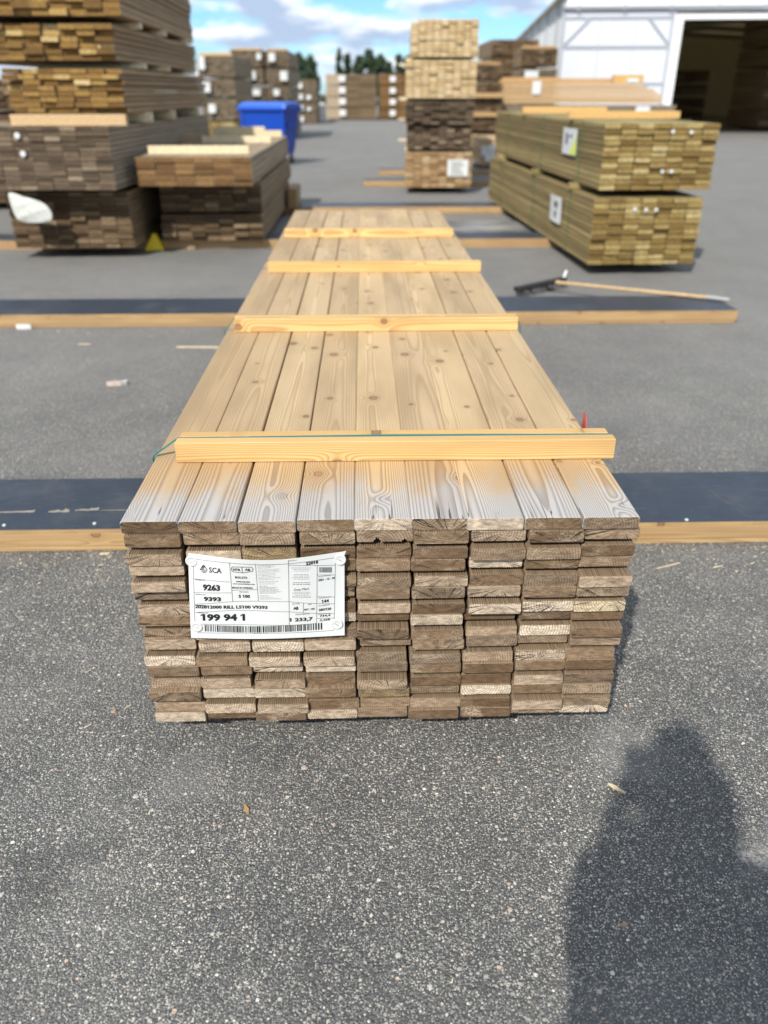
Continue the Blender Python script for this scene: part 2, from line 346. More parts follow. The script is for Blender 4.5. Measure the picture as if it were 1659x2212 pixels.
LATH = wood_detail('fresh_lath_wood', (.74, .49, .20), (.44, .225, .065), [(0, (.62, .40, .17)), (1, (.70, .47, .21))], weather=False, contrast=.7, tans=(.80, .54, .235), knots=1.35, moss=False)
BEAM = wood_detail('bearer_wood', (.52, .35, .17), (.33, .18, .07), [(0, (.40, .27, .14)), (1, (.50, .34, .18))], weather=False, contrast=.6, knots=.7, moss=False)
CREAM = wood_simple('cream_lath_wood', [(0, (.80, .66, .42)), (1, (.86, .74, .52))], [(0, (.75, .6, .38)), (1, (.8, .7, .5))])
GREEN = wood_simple('green_treated_wood', [(0, (.20, .145, .055)), (.5, (.29, .215, .085)), (1, (.40, .305, .13))],
                    [(0, (.15, .088, .020)), (.35, (.26, .165, .042)), (.65, (.35, .250, .085)), (.88, (.44, .33, .125)), (1, (.54, .43, .20))])
AMBER = wood_simple('amber_wood', [(0, (.28, .185, .10)), (1, (.42, .29, .165))],
                    [(0, (.15, .075, .014)), (.4, (.27, .15, .032)), (.75, (.37, .22, .055)), (.92, (.50, .33, .11)), (1, (.70, .52, .25))])
BROWN = wood_simple('weathered_brown_wood', [(0, (.26, .205, .14)), (1, (.38, .31, .225))],
                    [(0, (.070, .045, .024)), (.5, (.122, .082, .048)), (.85, (.185, .130, .080)), (1, (.36, .28, .18))])
DARK = wood_simple('dark_brown_wood', [(0, (.24, .165, .09)), (1, (.36, .25, .145))],
                   [(0, (.065, .036, .014)), (.5, (.11, .066, .028)), (.88, (.18, .118, .058)), (1, (.32, .23, .14))])
RUST = wood_simple('rust_brown_wood', [(0, (.34, .26, .17)), (1, (.46, .36, .25))],
                   [(0, (.13, .062, .018)), (.5, (.20, .105, .032)), (1, (.29, .16, .055))])
PALE = wood_simple('pale_pine_wood', [(0, (.50, .37, .20)), (1, (.58, .44, .25))],
                   [(0, (.58, .41, .20)), (.5, (.66, .49, .27)), (1, (.76, .60, .37))])
TANW = wood_simple('tan_mixed_wood', [(0, (.42, .31, .18)), (1, (.48, .36, .22))],
                   [(0, (.26, .15, .06)), (.4, (.40, .25, .115)), (.8, (.52, .36, .19)), (1, (.62, .47, .28))])
GREYW = wood_simple('grey_brown_wood', [(0, (.24, .185, .115)), (1, (.32, .25, .165))],
                    [(0, (.14, .102, .062)), (1, (.22, .168, .108))])
FARW = wood_simple('brown_far_wood', [(0, (.20, .140, .075)), (1, (.26, .19, .11))], [(0, (.15, .10, .052)), (1, (.22, .155, .085))])
ORNG = wood_simple('orange_lath_wood', [(0, (.62, .38, .13)), (1, (.72, .46, .18))], [(0, (.55, .32, .12)), (1, (.68, .42, .18))])
LUMB = wood_simple('lumber_wood', [(0, (.46, .27, .11)), (1, (.70, .50, .28))], [(0, (.5, .34, .17)), (1, (.62, .45, .26))])
PAPER = flat('white_paper', (.70, .715, .70), .55, .02)
PLASTIC = flat('white_plastic', (.66, .66, .645), .35, .03)
INK = flat('black_ink', (.012, .012, .016), .5, .0)
GINK = flat('grey_ink', (.13, .13, .14), .6, .0)
STEEL = flat('galvanised_steel', (.45, .46, .47), .4, .1, 60, .7)
TEAL = flat('teal_strap', (.012, .17, .15), .35, .1)
GSTRAP = flat('green_strap', (.10, .20, .08), .4, .1)
RED = flat('red_plastic_tape', (.62, .10, .09), .4, .05)
YEL = flat('yellow_plastic', (.78, .56, .0), .45, .06)
YGR = flat('yellow_green_print', (.75, .85, .02), .5, .02)
BLACK = flat('black_plastic', (.018, .018, .02), .5, .2)
def film():
    t = NT('dark_film_plywood'); o = t.n('TexCoord').outputs['Object']
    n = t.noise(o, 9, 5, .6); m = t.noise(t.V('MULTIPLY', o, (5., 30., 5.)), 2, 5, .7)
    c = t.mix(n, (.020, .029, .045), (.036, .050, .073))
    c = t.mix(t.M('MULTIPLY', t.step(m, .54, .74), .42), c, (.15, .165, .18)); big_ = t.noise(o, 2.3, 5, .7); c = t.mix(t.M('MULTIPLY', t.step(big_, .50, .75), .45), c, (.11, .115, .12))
    sp = t.noise(o, 70, 2); c = t.mix(t.M('MULTIPLY', t.step(sp, .70, .78), .4), c, (.25, .25, .25))
    t.color(c); t.rough(t.mix(m, (.36,) * 3, (.55,) * 3)); t.bump(m, .2, .002); return t.m
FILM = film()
TORN = flat('torn_film_core', (.30, .27, .22), .8, .35, 60)

# ------------------------------------------------------------------ ground
g = MB()
def ground_sheet():
    xs = [-600, -60, 0, 60, 600]; ys = [-300, -20, 60, 200, 1500]
    vs = [(x, y, 0) for y in ys for x in xs]; fs = [(j * 5 + i, j * 5 + i + 1, j * 5 + i + 6, j * 5 + i + 5) for j in range(4) for i in range(4)]
    g.add(vs, fs)
ground_sheet(); g.build('ground', ASPH, kind='structure')

# pale scuffs and patches on the asphalt: thin marks with ragged alpha
def pale_mark(name, pts, wid, op=.35, label='', colr=(.42, .41, .39)):
    t = NT(name + '_mark'); o = t.n('TexCoord').outputs['Object']
    uvw = t.attr('edge').outputs['Fac']
    n = t.noise(o, 26, 5, .7); n2 = t.noise(o, 160, 3, .7)
    t.color(t.mix(n2, tuple(c * .6 for c in colr), colr)); t.rough(.9)
    a = t.M('MULTIPLY', t.M('MULTIPLY', t.step(uvw, 0., .9), t.step(n, .36, .60)), t.M('MULTIPLY', t.step(n2, .3, .6), op))
    t.put(t.b.inputs['Alpha'], a)
    m = MB(); vs = []; ed = []
    for i, p in enumerate(pts):
        q = pts[min(i + 1, len(pts) - 1)]; pr = pts[max(i - 1, 0)]
        d = Vector((q[0] - pr[0], q[1] - pr[1])).normalized(); nn = Vector((-d.y, d.x))
        en = 0 if i in (0, len(pts) - 1) else 1
        for k, s in enumerate((-1, 0, 1)):
            vs.append((p[0] + nn.x * s * wid, p[1] + nn.y * s * wid, .004)); ed.append(en if s == 0 else 0)
    fs = [(i * 3 + k, i * 3 + k + 1, i * 3 + k + 4, i * 3 + k + 3) for i in range(len(pts) - 1) for k in (0, 1)]
    m.add(vs, fs); ob = m.build(name, t.m)
    a = ob.data.attributes.new('edge', 'FLOAT', 'POINT'); a.data.foreach_set('value', ed)
    ob['kind'] = 'structure'; return ob
def line(a, b, n=8): return [(a[0] + (b[0] - a[0]) * i / n, a[1] + (b[1] - a[1]) * i / n) for i in range(n + 1)]
pale_mark('ground_scuff', line((-2.15, 3.9), (-1.98, 5.5)), .05, .35)
pale_mark('ground_scuff', line((-1.75, 3.9), (-1.6, 5.2)), .03, .2)
pale_mark('ground_scuff', line((1.64, 4.27), (1.92, 3.88)), .014, .6)
pale_mark('ground_pale_patch', line((.76, 1.12), (1.06, 1.18)), .075, .9)  # lighter ragged patch laid over the asphalt colour
pale_mark('ground_pale_patch', line((1.0, 2.36), (1.9, 2.40)), .10, .45)
pale_mark('ground_pale_patch', line((-2.4, 2.40), (-.6, 2.40)), .05, .35)

# ------------------------------------------------------------------ the front bundle of decking boards
BX0, PX, BW = -.5285, .1254, .1241
TH, GAP = .0300, .0118
def board_mesh(w, t, L, groove, seed, chip=0):
    """cross-section with fine ribs on one wide face; groove 'up' / 'down'; origin at the centre of the lower front edge"""
    rg = random.Random(seed); c = .0048; prof = []
    ng = 21
    def ribs(zb, sgn, rev):
        pts = []
        x0, x1 = -w / 2 + c + .002, w / 2 - c - .002
        for i in range(ng):
            a = x0 + (x1 - x0) * i / ng; p = (x1 - x0) / ng; d = .0019
            pts += [(a, zb), (a + p * .5, zb), (a + p * .62, zb - sgn * d), (a + p * .88, zb - sgn * d)]
        return pts[::-1] if rev else pts
    prof.append((-w / 2 + c, 0))
    if groove == 'down': prof += ribs(0, -1, False)
    prof += [(w / 2 - c, 0), (w / 2 - c * .3, c * .3), (w / 2, c), (w / 2, t - c), (w / 2 - c * .3, t - c * .3), (w / 2 - c, t)]
    if groove == 'up': prof += ribs(t, 1, True)
    prof += [(-w / 2 + c, t), (-w / 2 + c * .3, t - c * .3), (-w / 2, t - c), (-w / 2, c), (-w / 2 + c * .3, c * .3)]
    n = len(prof); m = MB(); vs = []; lc = []
    for yi, (yy, q) in enumerate(((0, .985), (.0015, 1), (L - .001, 1), (L, .99))):
        for (x, z) in prof:
            xx, zz = x * q, t / 2 + (z - t / 2) * (q if q == 1 else .95)
            y2 = yy
            if yi == 0: y2 += rg.uniform(-.0006, .0006)
            if chip and yi < 2 and z < t * .5:
                k = sin(x * 90 + seed) + sin(x * 210 + seed * 2)
                if k > .55: zz += chip * min(1, (k - .55)) * rg.uniform(.6, 1.2) * t * .45; 
            vs.append((xx, y2, zz)); lc.append((xx, yy, zz))
    fs = [tuple(range(n))]
    for k in range(3):
        fs += [(k * n + i, (k + 1) * n + i, (k + 1) * n + (i + 1) % n, k * n + (i + 1) % n) for i in range(n)]
    fs.append(tuple(range(3 * n, 4 * n))[::-1])
    m.add(vs, fs, 0, (0, len(fs) - 1), 0., lc)
    return m
bun = empty('decking_bundle', (.033, 1.49, .0855), label='strapped bundle of grooved decking boards in the foreground with printed sheet on its end', cat='timber bundle')
def course_z(r):                     # r = 0 is the top course
    k = 15 - r; return .0855 + k * TH + (k // 2) * GAP
top_ = [board_mesh(BW, TH, 5.05 + (0, .045, -.03, .02, .06, .0, .05, .01, -.02)[s], 'down', 40 + s).mesh('board', DECK) for s in range(9)]
up = [board_mesh(BW - .003, TH, 5.05, 'up', s).mesh('board', DECK_IN) for s in (1, 2, 3)]
dn = [board_mesh(BW - .003, TH, 5.05, 'down', s).mesh('board', DECK_IN) for s in (4, 5, 6)]
chipm = board_mesh(BW, TH, 5.05, 'down', 9, .9).mesh('board', DECK_IN)
hid = {(r, c) for r in range(3, 9) for c in (1, 2, 3)} | {(15, c) for c in range(9)} | {(14, c) for c in range(9)} | {(13, c) for c in range(8)}
stuff = MB(); rb = random.Random(21)
topx = [-.531, -.4065, -.278, -.1515, -.0275, .0955, .2165, .343, .4695]     # left edges of the top planks
for r in range(16):
    pair_dx = rb.uniform(-.004, .003) if r > 1 else 0
    for c in range(9):
        z = course_z(r)
        dy = rb.uniform(-.011, .011)
        if r >= 2 and c in (1, 2, 3) and r < 9: dy = rb.uniform(.002, .01)
        if r == 0: dy = rb.uniform(-.003, .004)
        if r % 2 == 0 and r: dy -= .004
        x = BX0 + PX * (c + .5) + pair_dx + rb.uniform(-.0032, .0032) * (1 if r else 0)
        if r == 0: x = topx[c] + .0622
        if c >= 8 and r > 1: x += rb.uniform(-.006, .0)
        groove = 'down' if r % 2 == 1 or r == 0 else 'up'
        if r == 1: groove = 'up'
        ry = rb.uniform(-.006, .006) if r else 0
        if (r, c) in hid:
            s = board_mesh(BW, TH, 5.05, groove, r * 9 + c)
            stuff.add([(v[0] + x, v[1] + 1.49 + dy, v[2] + z) for v in s.v], s.f, 0, (0, len(s.f) - 1), rb.random(), s.lc)
        else:
            me = rb.choice(up if groove == 'up' else dn)
            if (r, c) in ((1, 4),): me = chipm
            if r == 0: me = top_[c]
            L = rb.uniform(-.03, .05) if r else 0
            inst('board', me, (x, 1.49 + dy, z), bun, (0, ry, rb.uniform(-.0006, .0006)))
stuff.build('board', DECK_IN, bun, kind='stuff')
# teal strap round the bundle at the first pair of laths
ZT = course_z(0) + TH
def strap(parent, pts, wid, mat, name='strap', thick=.0012, ydir=(0, 1, 0)):
    m = MB(); yv = Vector(ydir)
    P = [Vector(p) for p in pts]
    for a, b in zip(P[:-1], P[1:]):
        d = (b - a).normalized(); nn = d.cross(yv).normalized() * thick
        vs = [a - yv * wid / 2 - nn, b - yv * wid / 2 - nn, b + yv * wid / 2 - nn, a + yv * wid / 2 - nn, a - yv * wid / 2 + nn, b - yv * wid / 2 + nn, b + yv * wid / 2 + nn, a + yv * wid / 2 + nn]
        m.add(vs, [(0, 1, 2, 3), (7, 6, 5, 4), (0, 4, 5, 1), (1, 5, 6, 2), (2, 6, 7, 3), (3, 7, 4, 0)])
    return m.build(name, mat, parent)
SB = course_z(15)
strap(bun, [(-.539, 1.836, SB - .004), (-.539, 1.836, ZT - .005), (-.536, 1.836, ZT + .003), (-.472, 1.836, ZT + .048), (.07, 1.836, ZT + .051), (.618, 1.836, ZT + .048), (.606, 1.836, ZT), (.606, 1.836, SB - .004), (-.539, 1.836, SB - .004)], .011, TEAL)
for yy in (3.0265,):
    strap(bun, [(-.5405, yy, SB - .004), (-.5405, yy, ZT), (-.499, yy, ZT + .048), (.590, yy, ZT + .048), (.606, yy, ZT), (.606, yy, SB - .004), (-.5405, yy, SB - .004)], .007, TEAL)
m = MB(); m.add([(.604, 1.98, ZT - .03), (.609, 2.055, ZT - .02), (.6085, 2.02, ZT + .020), (.6105, 2.06, ZT + .020), (.606, 2.045, ZT + .036)], [(0, 1, 3, 2), (2, 3, 4)])
rt = m.build('warning_tag', RED, bun); sm = rt.modifiers.new('s', 'SOLIDIFY'); sm.thickness = .001

# spacer laths on the bundle
def lath(name, x0, x1, y0, y1, z0, h, mat, label, grp=None, ax='x', seed=0, rot=0):
    m = MB(); m.cbox(0, 0, 0, x1 - x0, y1 - y0, h, .0015, ax, rnd=.1 + seed * .137)
    o = m.build(name, mat, loc=(x0, y0, z0)); o.rotation_euler = (0, 0, rot)
    return tag(o, label, 'wooden lath', grp)
lath('spacer_lath', -.470, .620, 1.793, 1.826, ZT + .001, .053, LATH, 'front lath of the nearest pair across the decking boards, teal strap behind it', 'laths laid across the decking bundle', seed=1, rot=-.003)
lath('spacer_lath', -.468, .616, 1.8465, 1.878, ZT + .001, .048, LATH, 'rear lath of the nearest pair across the decking boards, behind the teal strap', 'laths laid across the decking bundle', seed=2)
lath('spacer_lath', -.497, .590, 3.00, 3.022, ZT + .001, .050, LATH, 'front lath of the second pair across the decking boards, knot near its right end', 'laths laid across the decking bundle', seed=3)
lath('spacer_lath', -.499, .588, 3.031, 3.054, ZT + .001, .052, LATH, 'rear lath of the second pair across the decking boards', 'laths laid across the decking bundle', seed=4)
lath('spacer_lath', -.487, .598, 4.13, 4.172, ZT + .001, .05, LATH, 'yellow lath across the decking boards, third from the printed sheet', 'laths laid across the decking bundle', seed=5)
lath('spacer_lath', -.50, .568, 5.23, 5.272, ZT + .001, .05, LATH, 'yellow lath across the decking boards, farthest from the printed sheet', 'laths laid across the decking bundle', seed=6)

# ------------------------------------------------------------------ printed sheet
YP = 1.4785
cTL, cTR, cBR, cBL = (-.389, .577), (-.050, .576), (-.055, .350), (-.409, .349)
def bulge(u, v):                      # v from the top; metres towards the viewer
    w_ = max(0, sin(pi * min(1, max(0, u)))) ** 1.2
    return w_ * (.032 * (1 - v) ** 1.4 + .008 * v) + .0034 * sin(u * 9.5 + 1) * sin(pi * v) + .0015
def P(u, v, off=0.):
    x = (cTL[0] * (1 - u) + cTR[0] * u) * (1 - v) + (cBL[0] * (1 - u) + cBR[0] * u) * v
    z = (cTL[1] * (1 - u) + cTR[1] * u) * (1 - v) + (cBL[1] * (1 - u) + cBR[1] * u) * v
    return (x, YP - bulge(u, v) - off, z)
def UV(cx, cy):                       # where a mark sits on the flat sheet
    u = (cx - 50) / 1533; v = (cy - 75) / 850
    for _ in range(6): v = (cy - 75 - 2623 * (bulge(u, v) - .0015)) / 850
    return u, v
m = MB(); nu, nv = 44, 22
vs = []
for j in range(nv + 1):
    for i in range(nu + 1):
        u, v = i / nu, j / nv
        x, y, z = P(u, v)
        if (i == nu and j == 0): x += .004; z += .002
        vs.append((x, y, z))
m.add(vs, [(j * (nu + 1) + i, (j + 1) * (nu + 1) + i, (j + 1) * (nu + 1) + i + 1, j * (nu + 1) + i + 1) for j in range(nv) for i in range(nu)])
sheet = m.build('label_sheet', PAPER, bun, smooth=True, label='white printed product sheet with barcode, stapled over the board ends')
ink = MB(); gink = MB(); emb = MB(); oval = MB(); bar = MB()
def quad(mb, x0, y0, x1, y1, w_=None):
    """bar from (x0,y0) to (x1,y1), thickness w_ in sheet units, or a filled box if w_ is None"""
    if w_ is None:
        pts = [(x0, y0), (x1, y0), (x1, y1), (x0, y1)]
        n = max(1, int(abs(x1 - x0) / 60)); k = max(1, int(abs(y1 - y0) / 40))
        vv = []
        for j in range(k + 1):
            for i in range(n + 1):
                u, v = UVf(x0 + (x1 - x0) * i / n, y0 + (y1 - y0) * j / k); vv.append(P(u, v, .0009))
        mb.add(vv, [(j * (n + 1) + i, (j + 1) * (n + 1) + i, (j + 1) * (n + 1) + i + 1, j * (n + 1) + i + 1) for j in range(k) for i in range(n)])
    else:
        d = Vector((x1 - x0, y1 - y0)); L = d.length; d.normalize(); nn = Vector((-d.y, d.x)) * w_ / 2
        n = max(1, int(L / 50)); vv = []
        for i in range(n + 1):
            p = Vector((x0, y0)) + d * L * i / n
            for s in (-1, 1): u, v = UVf(p.x + nn.x * s, p.y + nn.y * s); vv.append(P(u, v, .0009))
        mb.add(vv, [(2 * i, 2 * i + 1, 2 * i + 3, 2 * i + 2) for i in range(n)])
def UVf(x, y): return x / 1530., y / 850.       # flat sheet units: 1530 x 850
def F(cx, cy): u, v = UV(cx, cy); return u * 1530, v * 850
def text(mb, s, cx, cy, h, wd=None, off=0., al='C', up=False):
    """s centred (or left) at sheet point of picture coords (cx,cy); h cap height; wd total width"""
    fx, fy = F(cx, cy)
    cu = bpy.data.curves.new('t', 'FONT'); cu.body = s; cu.size = 1; cu.offset = off * 1.35; cu.resolution_u = 2
    ob = bpy.data.objects.new('t', cu); COL.objects.link(ob)
    dg = bpy.context.evaluated_depsgraph_get(); me = bpy.data.meshes.new_from_object(ob.evaluated_get(dg))
    V_ = [v.co.copy() for v in me.vertices]; Fc = [tuple(p.vertices) for p in me.polygons]
    bpy.data.objects.remove(ob); bpy.data.curves.remove(cu); bpy.data.meshes.remove(me)
    if not V_: return
    x0 = min(v.x for v in V_); x1 = max(v.x for v in V_); y0 = min(v.y for v in V_); y1 = max(v.y for v in V_)
    sy = h / (y1 - y0); sx = wd / (x1 - x0) if wd else sy * .9
    W_ = (x1 - x0) * sx; ox = fx - (W_ / 2 if al == 'C' else 0); oy = fy + h / 2
    vv = []
    for v in V_:
        u, vv_ = UVf(ox + (v.x - x0) * sx, oy - (v.y - y0) * sy); vv.append(P(u, vv_, .0009))
    mb.add(vv, Fc)
    par = list(range(len(V_)))                       # the plain-bar figure 1 gets its flag
    def find(i):
        while par[i] != i: par[i] = par[par[i]]; i = par[i]
        return i
    for f in Fc:
        for q in f[1:]: par[find(f[0])] = find(q)
    isl = {}
    for i, v in enumerate(V_):
        k = find(i); a = isl.setdefault(k, [v.x, v.x, v.y, v.y]); a[0] = min(a[0], v.x); a[1] = max(a[1], v.x); a[2] = min(a[2], v.y); a[3] = max(a[3], v.y)
    chars = [c_ for c_ in s if c_ not in ' ']
    if len(isl) == len(chars):
        for c_, (bx0, bx1, by0, by1) in zip(chars, sorted(isl.values())):
            if c_ == '1':
                H_ = by1 - by0; t_ = (bx1 - bx0) * .75
                fl = [(bx0 + .001, by1), (bx0 - .20 * H_, by1 - .18 * H_), (bx0 - .20 * H_, by1 - .18 * H_ - t_), (bx0 + .001, by1 - t_)]
                mb.add([P(*UVf(ox + (a - x0) * sx, oy - (b - y0) * sy), .0009) for a, b in fl], [(0, 1, 2, 3)])
def ln(x0, y0, x1, y1, w_=3.6, mb=None):
    a = F(x0, y0); b = F(x1, y1); quad(mb or gink, a[0], a[1], b[0], b[1], w_)
# frame and rules (coordinates read off the sheet)
ln(100, 130, 1495, 130 + 2); ln(100, 130, 95, 855); ln(1495, 130, 1478, 860); ln(118, 868, 1478, 868)
ln(98, 318, 463, 360); ln(92, 455, 470, 465); ln(95, 572, 480, 552); ln(480, 552, 735, 552); ln(735, 552, 1038, 562); ln(1038, 562, 1485, 590)
ln(95, 655, 480, 640); ln(480, 640, 1040, 665); ln(1040, 665, 1480, 692)
ln(466, 172, 480, 552); ln(722, 190, 735, 552); ln(1042, 160, 1035, 805); ln(1042, 205, 1495, 205); ln(1318, 205, 1305, 790)
ln(476, 440, 728, 437); ln(1310, 300, 1492, 300); ln(1312, 515, 1485, 520); ln(1178, 575, 1175, 680); ln(1305, 738, 1478, 738)
ln(118, 775, 1040, 805); ln(1040, 805, 1300, 790)
# emblem: a stylised tree over two bars
for k, (a, b, c_, d) in enumerate(((165, 235, 200, 190), (178, 240, 206, 192), (192, 243, 212, 200), (212, 200, 240, 240), (206, 190, 226, 225), (165, 235, 240, 242), (180, 252, 238, 256), (192, 263, 224, 266))):
    p = F(a, b); q = F(c_, d); quad(emb, p[0], p[1], q[0], q[1], 5.5)
text(emb, 'SCA', 320, 245, 54, 126, .012)
# NTR | AB in an outlined box
for (a, b) in (((490, 215), (685, 222)), ((685, 222), (697, 240)), ((697, 240), (688, 262)), ((688, 262), (590, 274)), ((590, 274), (495, 262)), ((495, 262), (480, 240)), ((480, 240), (490, 215)), ((588, 218), (588, 273))):
    p = F(*a); q = F(*b); quad(oval, p[0], p[1], q[0], q[1], 5)
text(oval, 'NTR', 535, 243, 25, 74, .03); text(oval, 'AB', 642, 245, 25, 54, .03)
text(ink, 'BOLLSTA', 576, 318, 23, 122, .02); text(ink, 'www.sca.com', 590, 360, 14, 136, .015); text(ink, 'www.smarttimber.com', 597, 380, 14, 216, .015)
text(ink, 'MADE IN SWEDEN', 582, 418, 20, 200, .01); text(ink, 'MAX LENGTH', 596, 458, 11, 90, .01); text(ink, '5 100', 597, 502, 35, 112, .03)
text(gink, 'MATERIAL NO', 165, 335, 12, 98, .01); text(gink, 'MATERIAL NO 2', 167, 478, 12, 104, .01)
text(ink, '9263', 275, 412, 66, 172, .035); text(ink, '9393', 280, 526, 47, 172, .035)
text(ink, 'DESCRIPTION', 163, 585, 10, 92, .01); text(ink, '202812000 RILL L5100 V9393', 464, 608, 36, 718, .03)
text(ink, 'HANDLING UNIT', 180, 663, 10, 112, .01); text(ink, '199 94 1', 386, 714, 76, 420, .035)
text(ink, '22018', 1268, 184, 31, 118, .03); text(gink, 'CERTIFICATE NO', 1082, 163, 9, 76, .01)
text(ink, '2021 - 12 - 30', 1407, 340, 22, 160, .02); text(gink, 'PRODUCTION DATE', 1390, 310, 10, 126, .01)
text(gink, 'TOTAL NO OF PCS', 1386, 525, 12, 118, .01); text(ink, '144', 1396, 560, 34, 64, .03)
text(gink, 'IMP CLASS', 1106, 585, 11, 72, .01); text(ink, 'AB', 1104, 630, 34, 50, .03); text(gink, 'MC%', 1244, 592, 11, 34, .01); text(ink, 'M/C 18%', 1238, 642, 20, 104, .01)
text(gink, 'PLC DIMENSION', 1382, 603, 11, 108, .01); text(ink, '28X120', 1390, 645, 26, 124, .03)
text(gink, 'APPROX WEIGHT KG', 1166, 692, 12, 138, .01); text(ink, '1 233,7', 1157, 750, 46, 226, .03)
text(gink, 'TOTAL LENGTH M', 1380, 691, 9, 126, .01); text(ink, '734,4', 1390, 712, 26, 104, .02); text(ink, '2,468', 1388, 756, 24, 102, .02)
text(gink, 'Ovan Mark', 1162, 440, 26, 150, .0)
rl = random.Random(5)
def greeking(x0, x1, y, mb, w_=4.0, slope=0):          # runs of print too small to read in the photograph
    x = x0
    while x < x1:
        l = rl.uniform(10, 34); e = min(x + l, x1); ln(x, y + slope * (x - x0), e, y + slope * (e - x0), w_, mb); x = e + rl.uniform(4, 8)
for i, y in enumerate((198, 210, 222, 240, 252, 264, 280, 292, 306, 320, 332)): greeking(745, rl.uniform(880, 965), y + 12, gink, 2.2, -.05)
for y in (358, 372, 384): greeking(750, rl.uniform(850, 965), y, gink, 2.2)
greeking(752, 828, 405, gink, 4)
for y in (418, 429, 440, 451, 462, 474): greeking(752, rl.uniform(900, 968), y, gink, 3)
greeking(752, 838, 500, gink, 4)
for y in (513, 524, 533): greeking(752, rl.uniform(880, 970), y, gink, 2.2)
for y in (232, 246, 262, 296, 310, 325, 340, 468, 480, 496, 508, 522): k = rl.uniform(50, 95); greeking(1163 - k, 1163 + k, y, gink, 3)
for y in (375, 392): k = 85; greeking(1163 - k, 1163 + k, y, gink, 5)
greeking(680, 828, 886, ink, 4)
x = 192
while x < 1362:
    w_ = rl.choice((6, 6, 10, 14)); a = F(x + w_ / 2, 0)[0]; t_ = sin(pi * (x - 192) / 1170.)
    y0 = F(x, 785 + 24 * t_)[1]; y1 = F(x, 855 + 22 * t_)[1]
    quad(bar, a, y0, a + .01, y1, w_); x += w_ + rl.choice((6, 8, 13))
x = 1340
while x < 1464:
    w_ = rl.choice((2, 3, 5)); a = F(x, 0)[0]; y0 = F(x, 224)[1]; y1 = F(x, 276)[1]; quad(gink, a, y0, a + .01, y1, w_); x += w_ + rl.choice((2, 3, 4))
ink.build('black_print', INK, sheet, kind='stuff'); emb.build('emblem', INK, sheet); oval.build('oval_mark', INK, sheet); bar.build('barcode', INK, sheet); gink.build('fine_print', GINK, sheet)
for (cx, cy, an) in ((83, 147, .08), (1540, 150, -.6), (113, 803, .1), (1508, 800, -.7)):
    u, v = UV(cx, cy); p = P(u, v); m = MB(); n = 28; vs = [(p[0], p[1] - .0032, p[2])]
    prof = [(.005, .0032), (.0095, .0034), (.0112, .0044), (.0128, .0036), (.0134, .0018), (.0134, -.0005)]
    for r_, h_ in prof: vs += [(p[0] + r_ * cos(2 * pi * k / n), p[1] - h_, p[2] + r_ * sin(2 * pi * k / n)) for k in range(n)]
    fs = [(0, 1 + k, 1 + (k + 1) % n) for k in range(n)]
    for j in range(len(prof) - 1): fs += [(1 + j * n + k, 1 + (j + 1) * n + k, 1 + (j + 1) * n + (k + 1) % n, 1 + j * n + (k + 1) % n) for k in range(n)]
    m.add(vs, fs); wsh = m.build('washer', PLASTIC, sheet, smooth=True)
    m = MB(); d = Vector((cos(an), 0, sin(an))) * .0052; q = Vector((p[0], p[1] - .0042, p[2])); m.tube([q - d, q + d], .0006, 6); m.build('staple', STEEL, wsh)

# ------------------------------------------------------------------ bearers with dark film-faced boards
def bearer_row(label, x0, x1, y0, y1, h=.09, yaw=0., splits=(), name='bearer_platform', wood=None, panel=True):
    wood = wood or BEAM
    r = empty(name, ((x0 + x1) / 2, y0, 0), label=label, cat='timber bearer')
    pt = .016 if panel else 0
    for k, (a, b) in enumerate(((y0, y0 + .075), (y1 - .075, y1))):
        m = MB(); m.cbox(x0, a, .020, x1, b, h - pt - .001, .002, 'x', rnd=.2 + .31 * k + abs(x0) * .07); m.build('beam', wood, r)
        m = MB(); m.cbox(x0 + .01, a + .003, .0, x1 - .01, b - .003, .0185, .002, 'x', rnd=.5 + .17 * k + abs(x0) * .07); m.build('base_plank', wood, r)
    if panel:
        xs = [x0] + list(splits) + [x1]
        for a, b in zip(xs[:-1], xs[1:]):
            m = MB(); sk = .05 if b != x1 else 0; sk0 = .05 if a != x0 else 0
            z0, z1 = h - pt, h
            vs = [(a + sk0 + .0004, y0, z0), (b + sk - .0004, y0, z0), (b - sk - .0004, y1, z0), (a - sk0 + .0004, y1, z0)]
            vs += [(v[0], v[1], z1) for v in vs]
            m.add(vs, [(4, 5, 6, 7)], 0); m.add(vs, [(0, 3, 2, 1), (0, 1, 5, 4), (1, 2, 6, 5), (2, 3, 7, 6), (3, 0, 4, 7)], 1)
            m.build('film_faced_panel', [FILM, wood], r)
    if yaw: r.rotation_euler = (0, 0, yaw)
    return r
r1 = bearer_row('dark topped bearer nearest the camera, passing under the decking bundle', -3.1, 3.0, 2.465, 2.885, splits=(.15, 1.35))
rt_ = random.Random(3)
for (tx, ty, tw, th_) in ((-1.14, 2.60, .075, .035), (-1.04, 2.61, .085, .022), (-1.30, 2.60, .14, .016), (-1.42, 2.615, .05, .025), (-.93, 2.605, .12, .004), (-.80, 2.60, .07, .004)):
    m = MB(); n = 9
    top_ = [(tx - tw / 2 + tw * i / n, ty + rt_.uniform(.2, 1) * th_ * (i / n) ** .7, .0925) for i in range(n + 1)]
    bot_ = [(tx - tw / 2 + tw * i / n, ty - rt_.uniform(.0, .15) * th_, .0915) for i in range(n + 1)]
    m.add(top_ + bot_, [(n + 1 + i, n + 2 + i, i + 1, i) for i in range(n)])
    o = m.build('torn_film', TORN, r1); s_ = o.modifiers.new('s', 'SOLIDIFY'); s_.thickness = .0012
bearer_row('dark topped bearer in the second row, its right end free beside the broom', -3.6, 2.665, 5.56, 6.03, splits=(-1.9, 1.9))
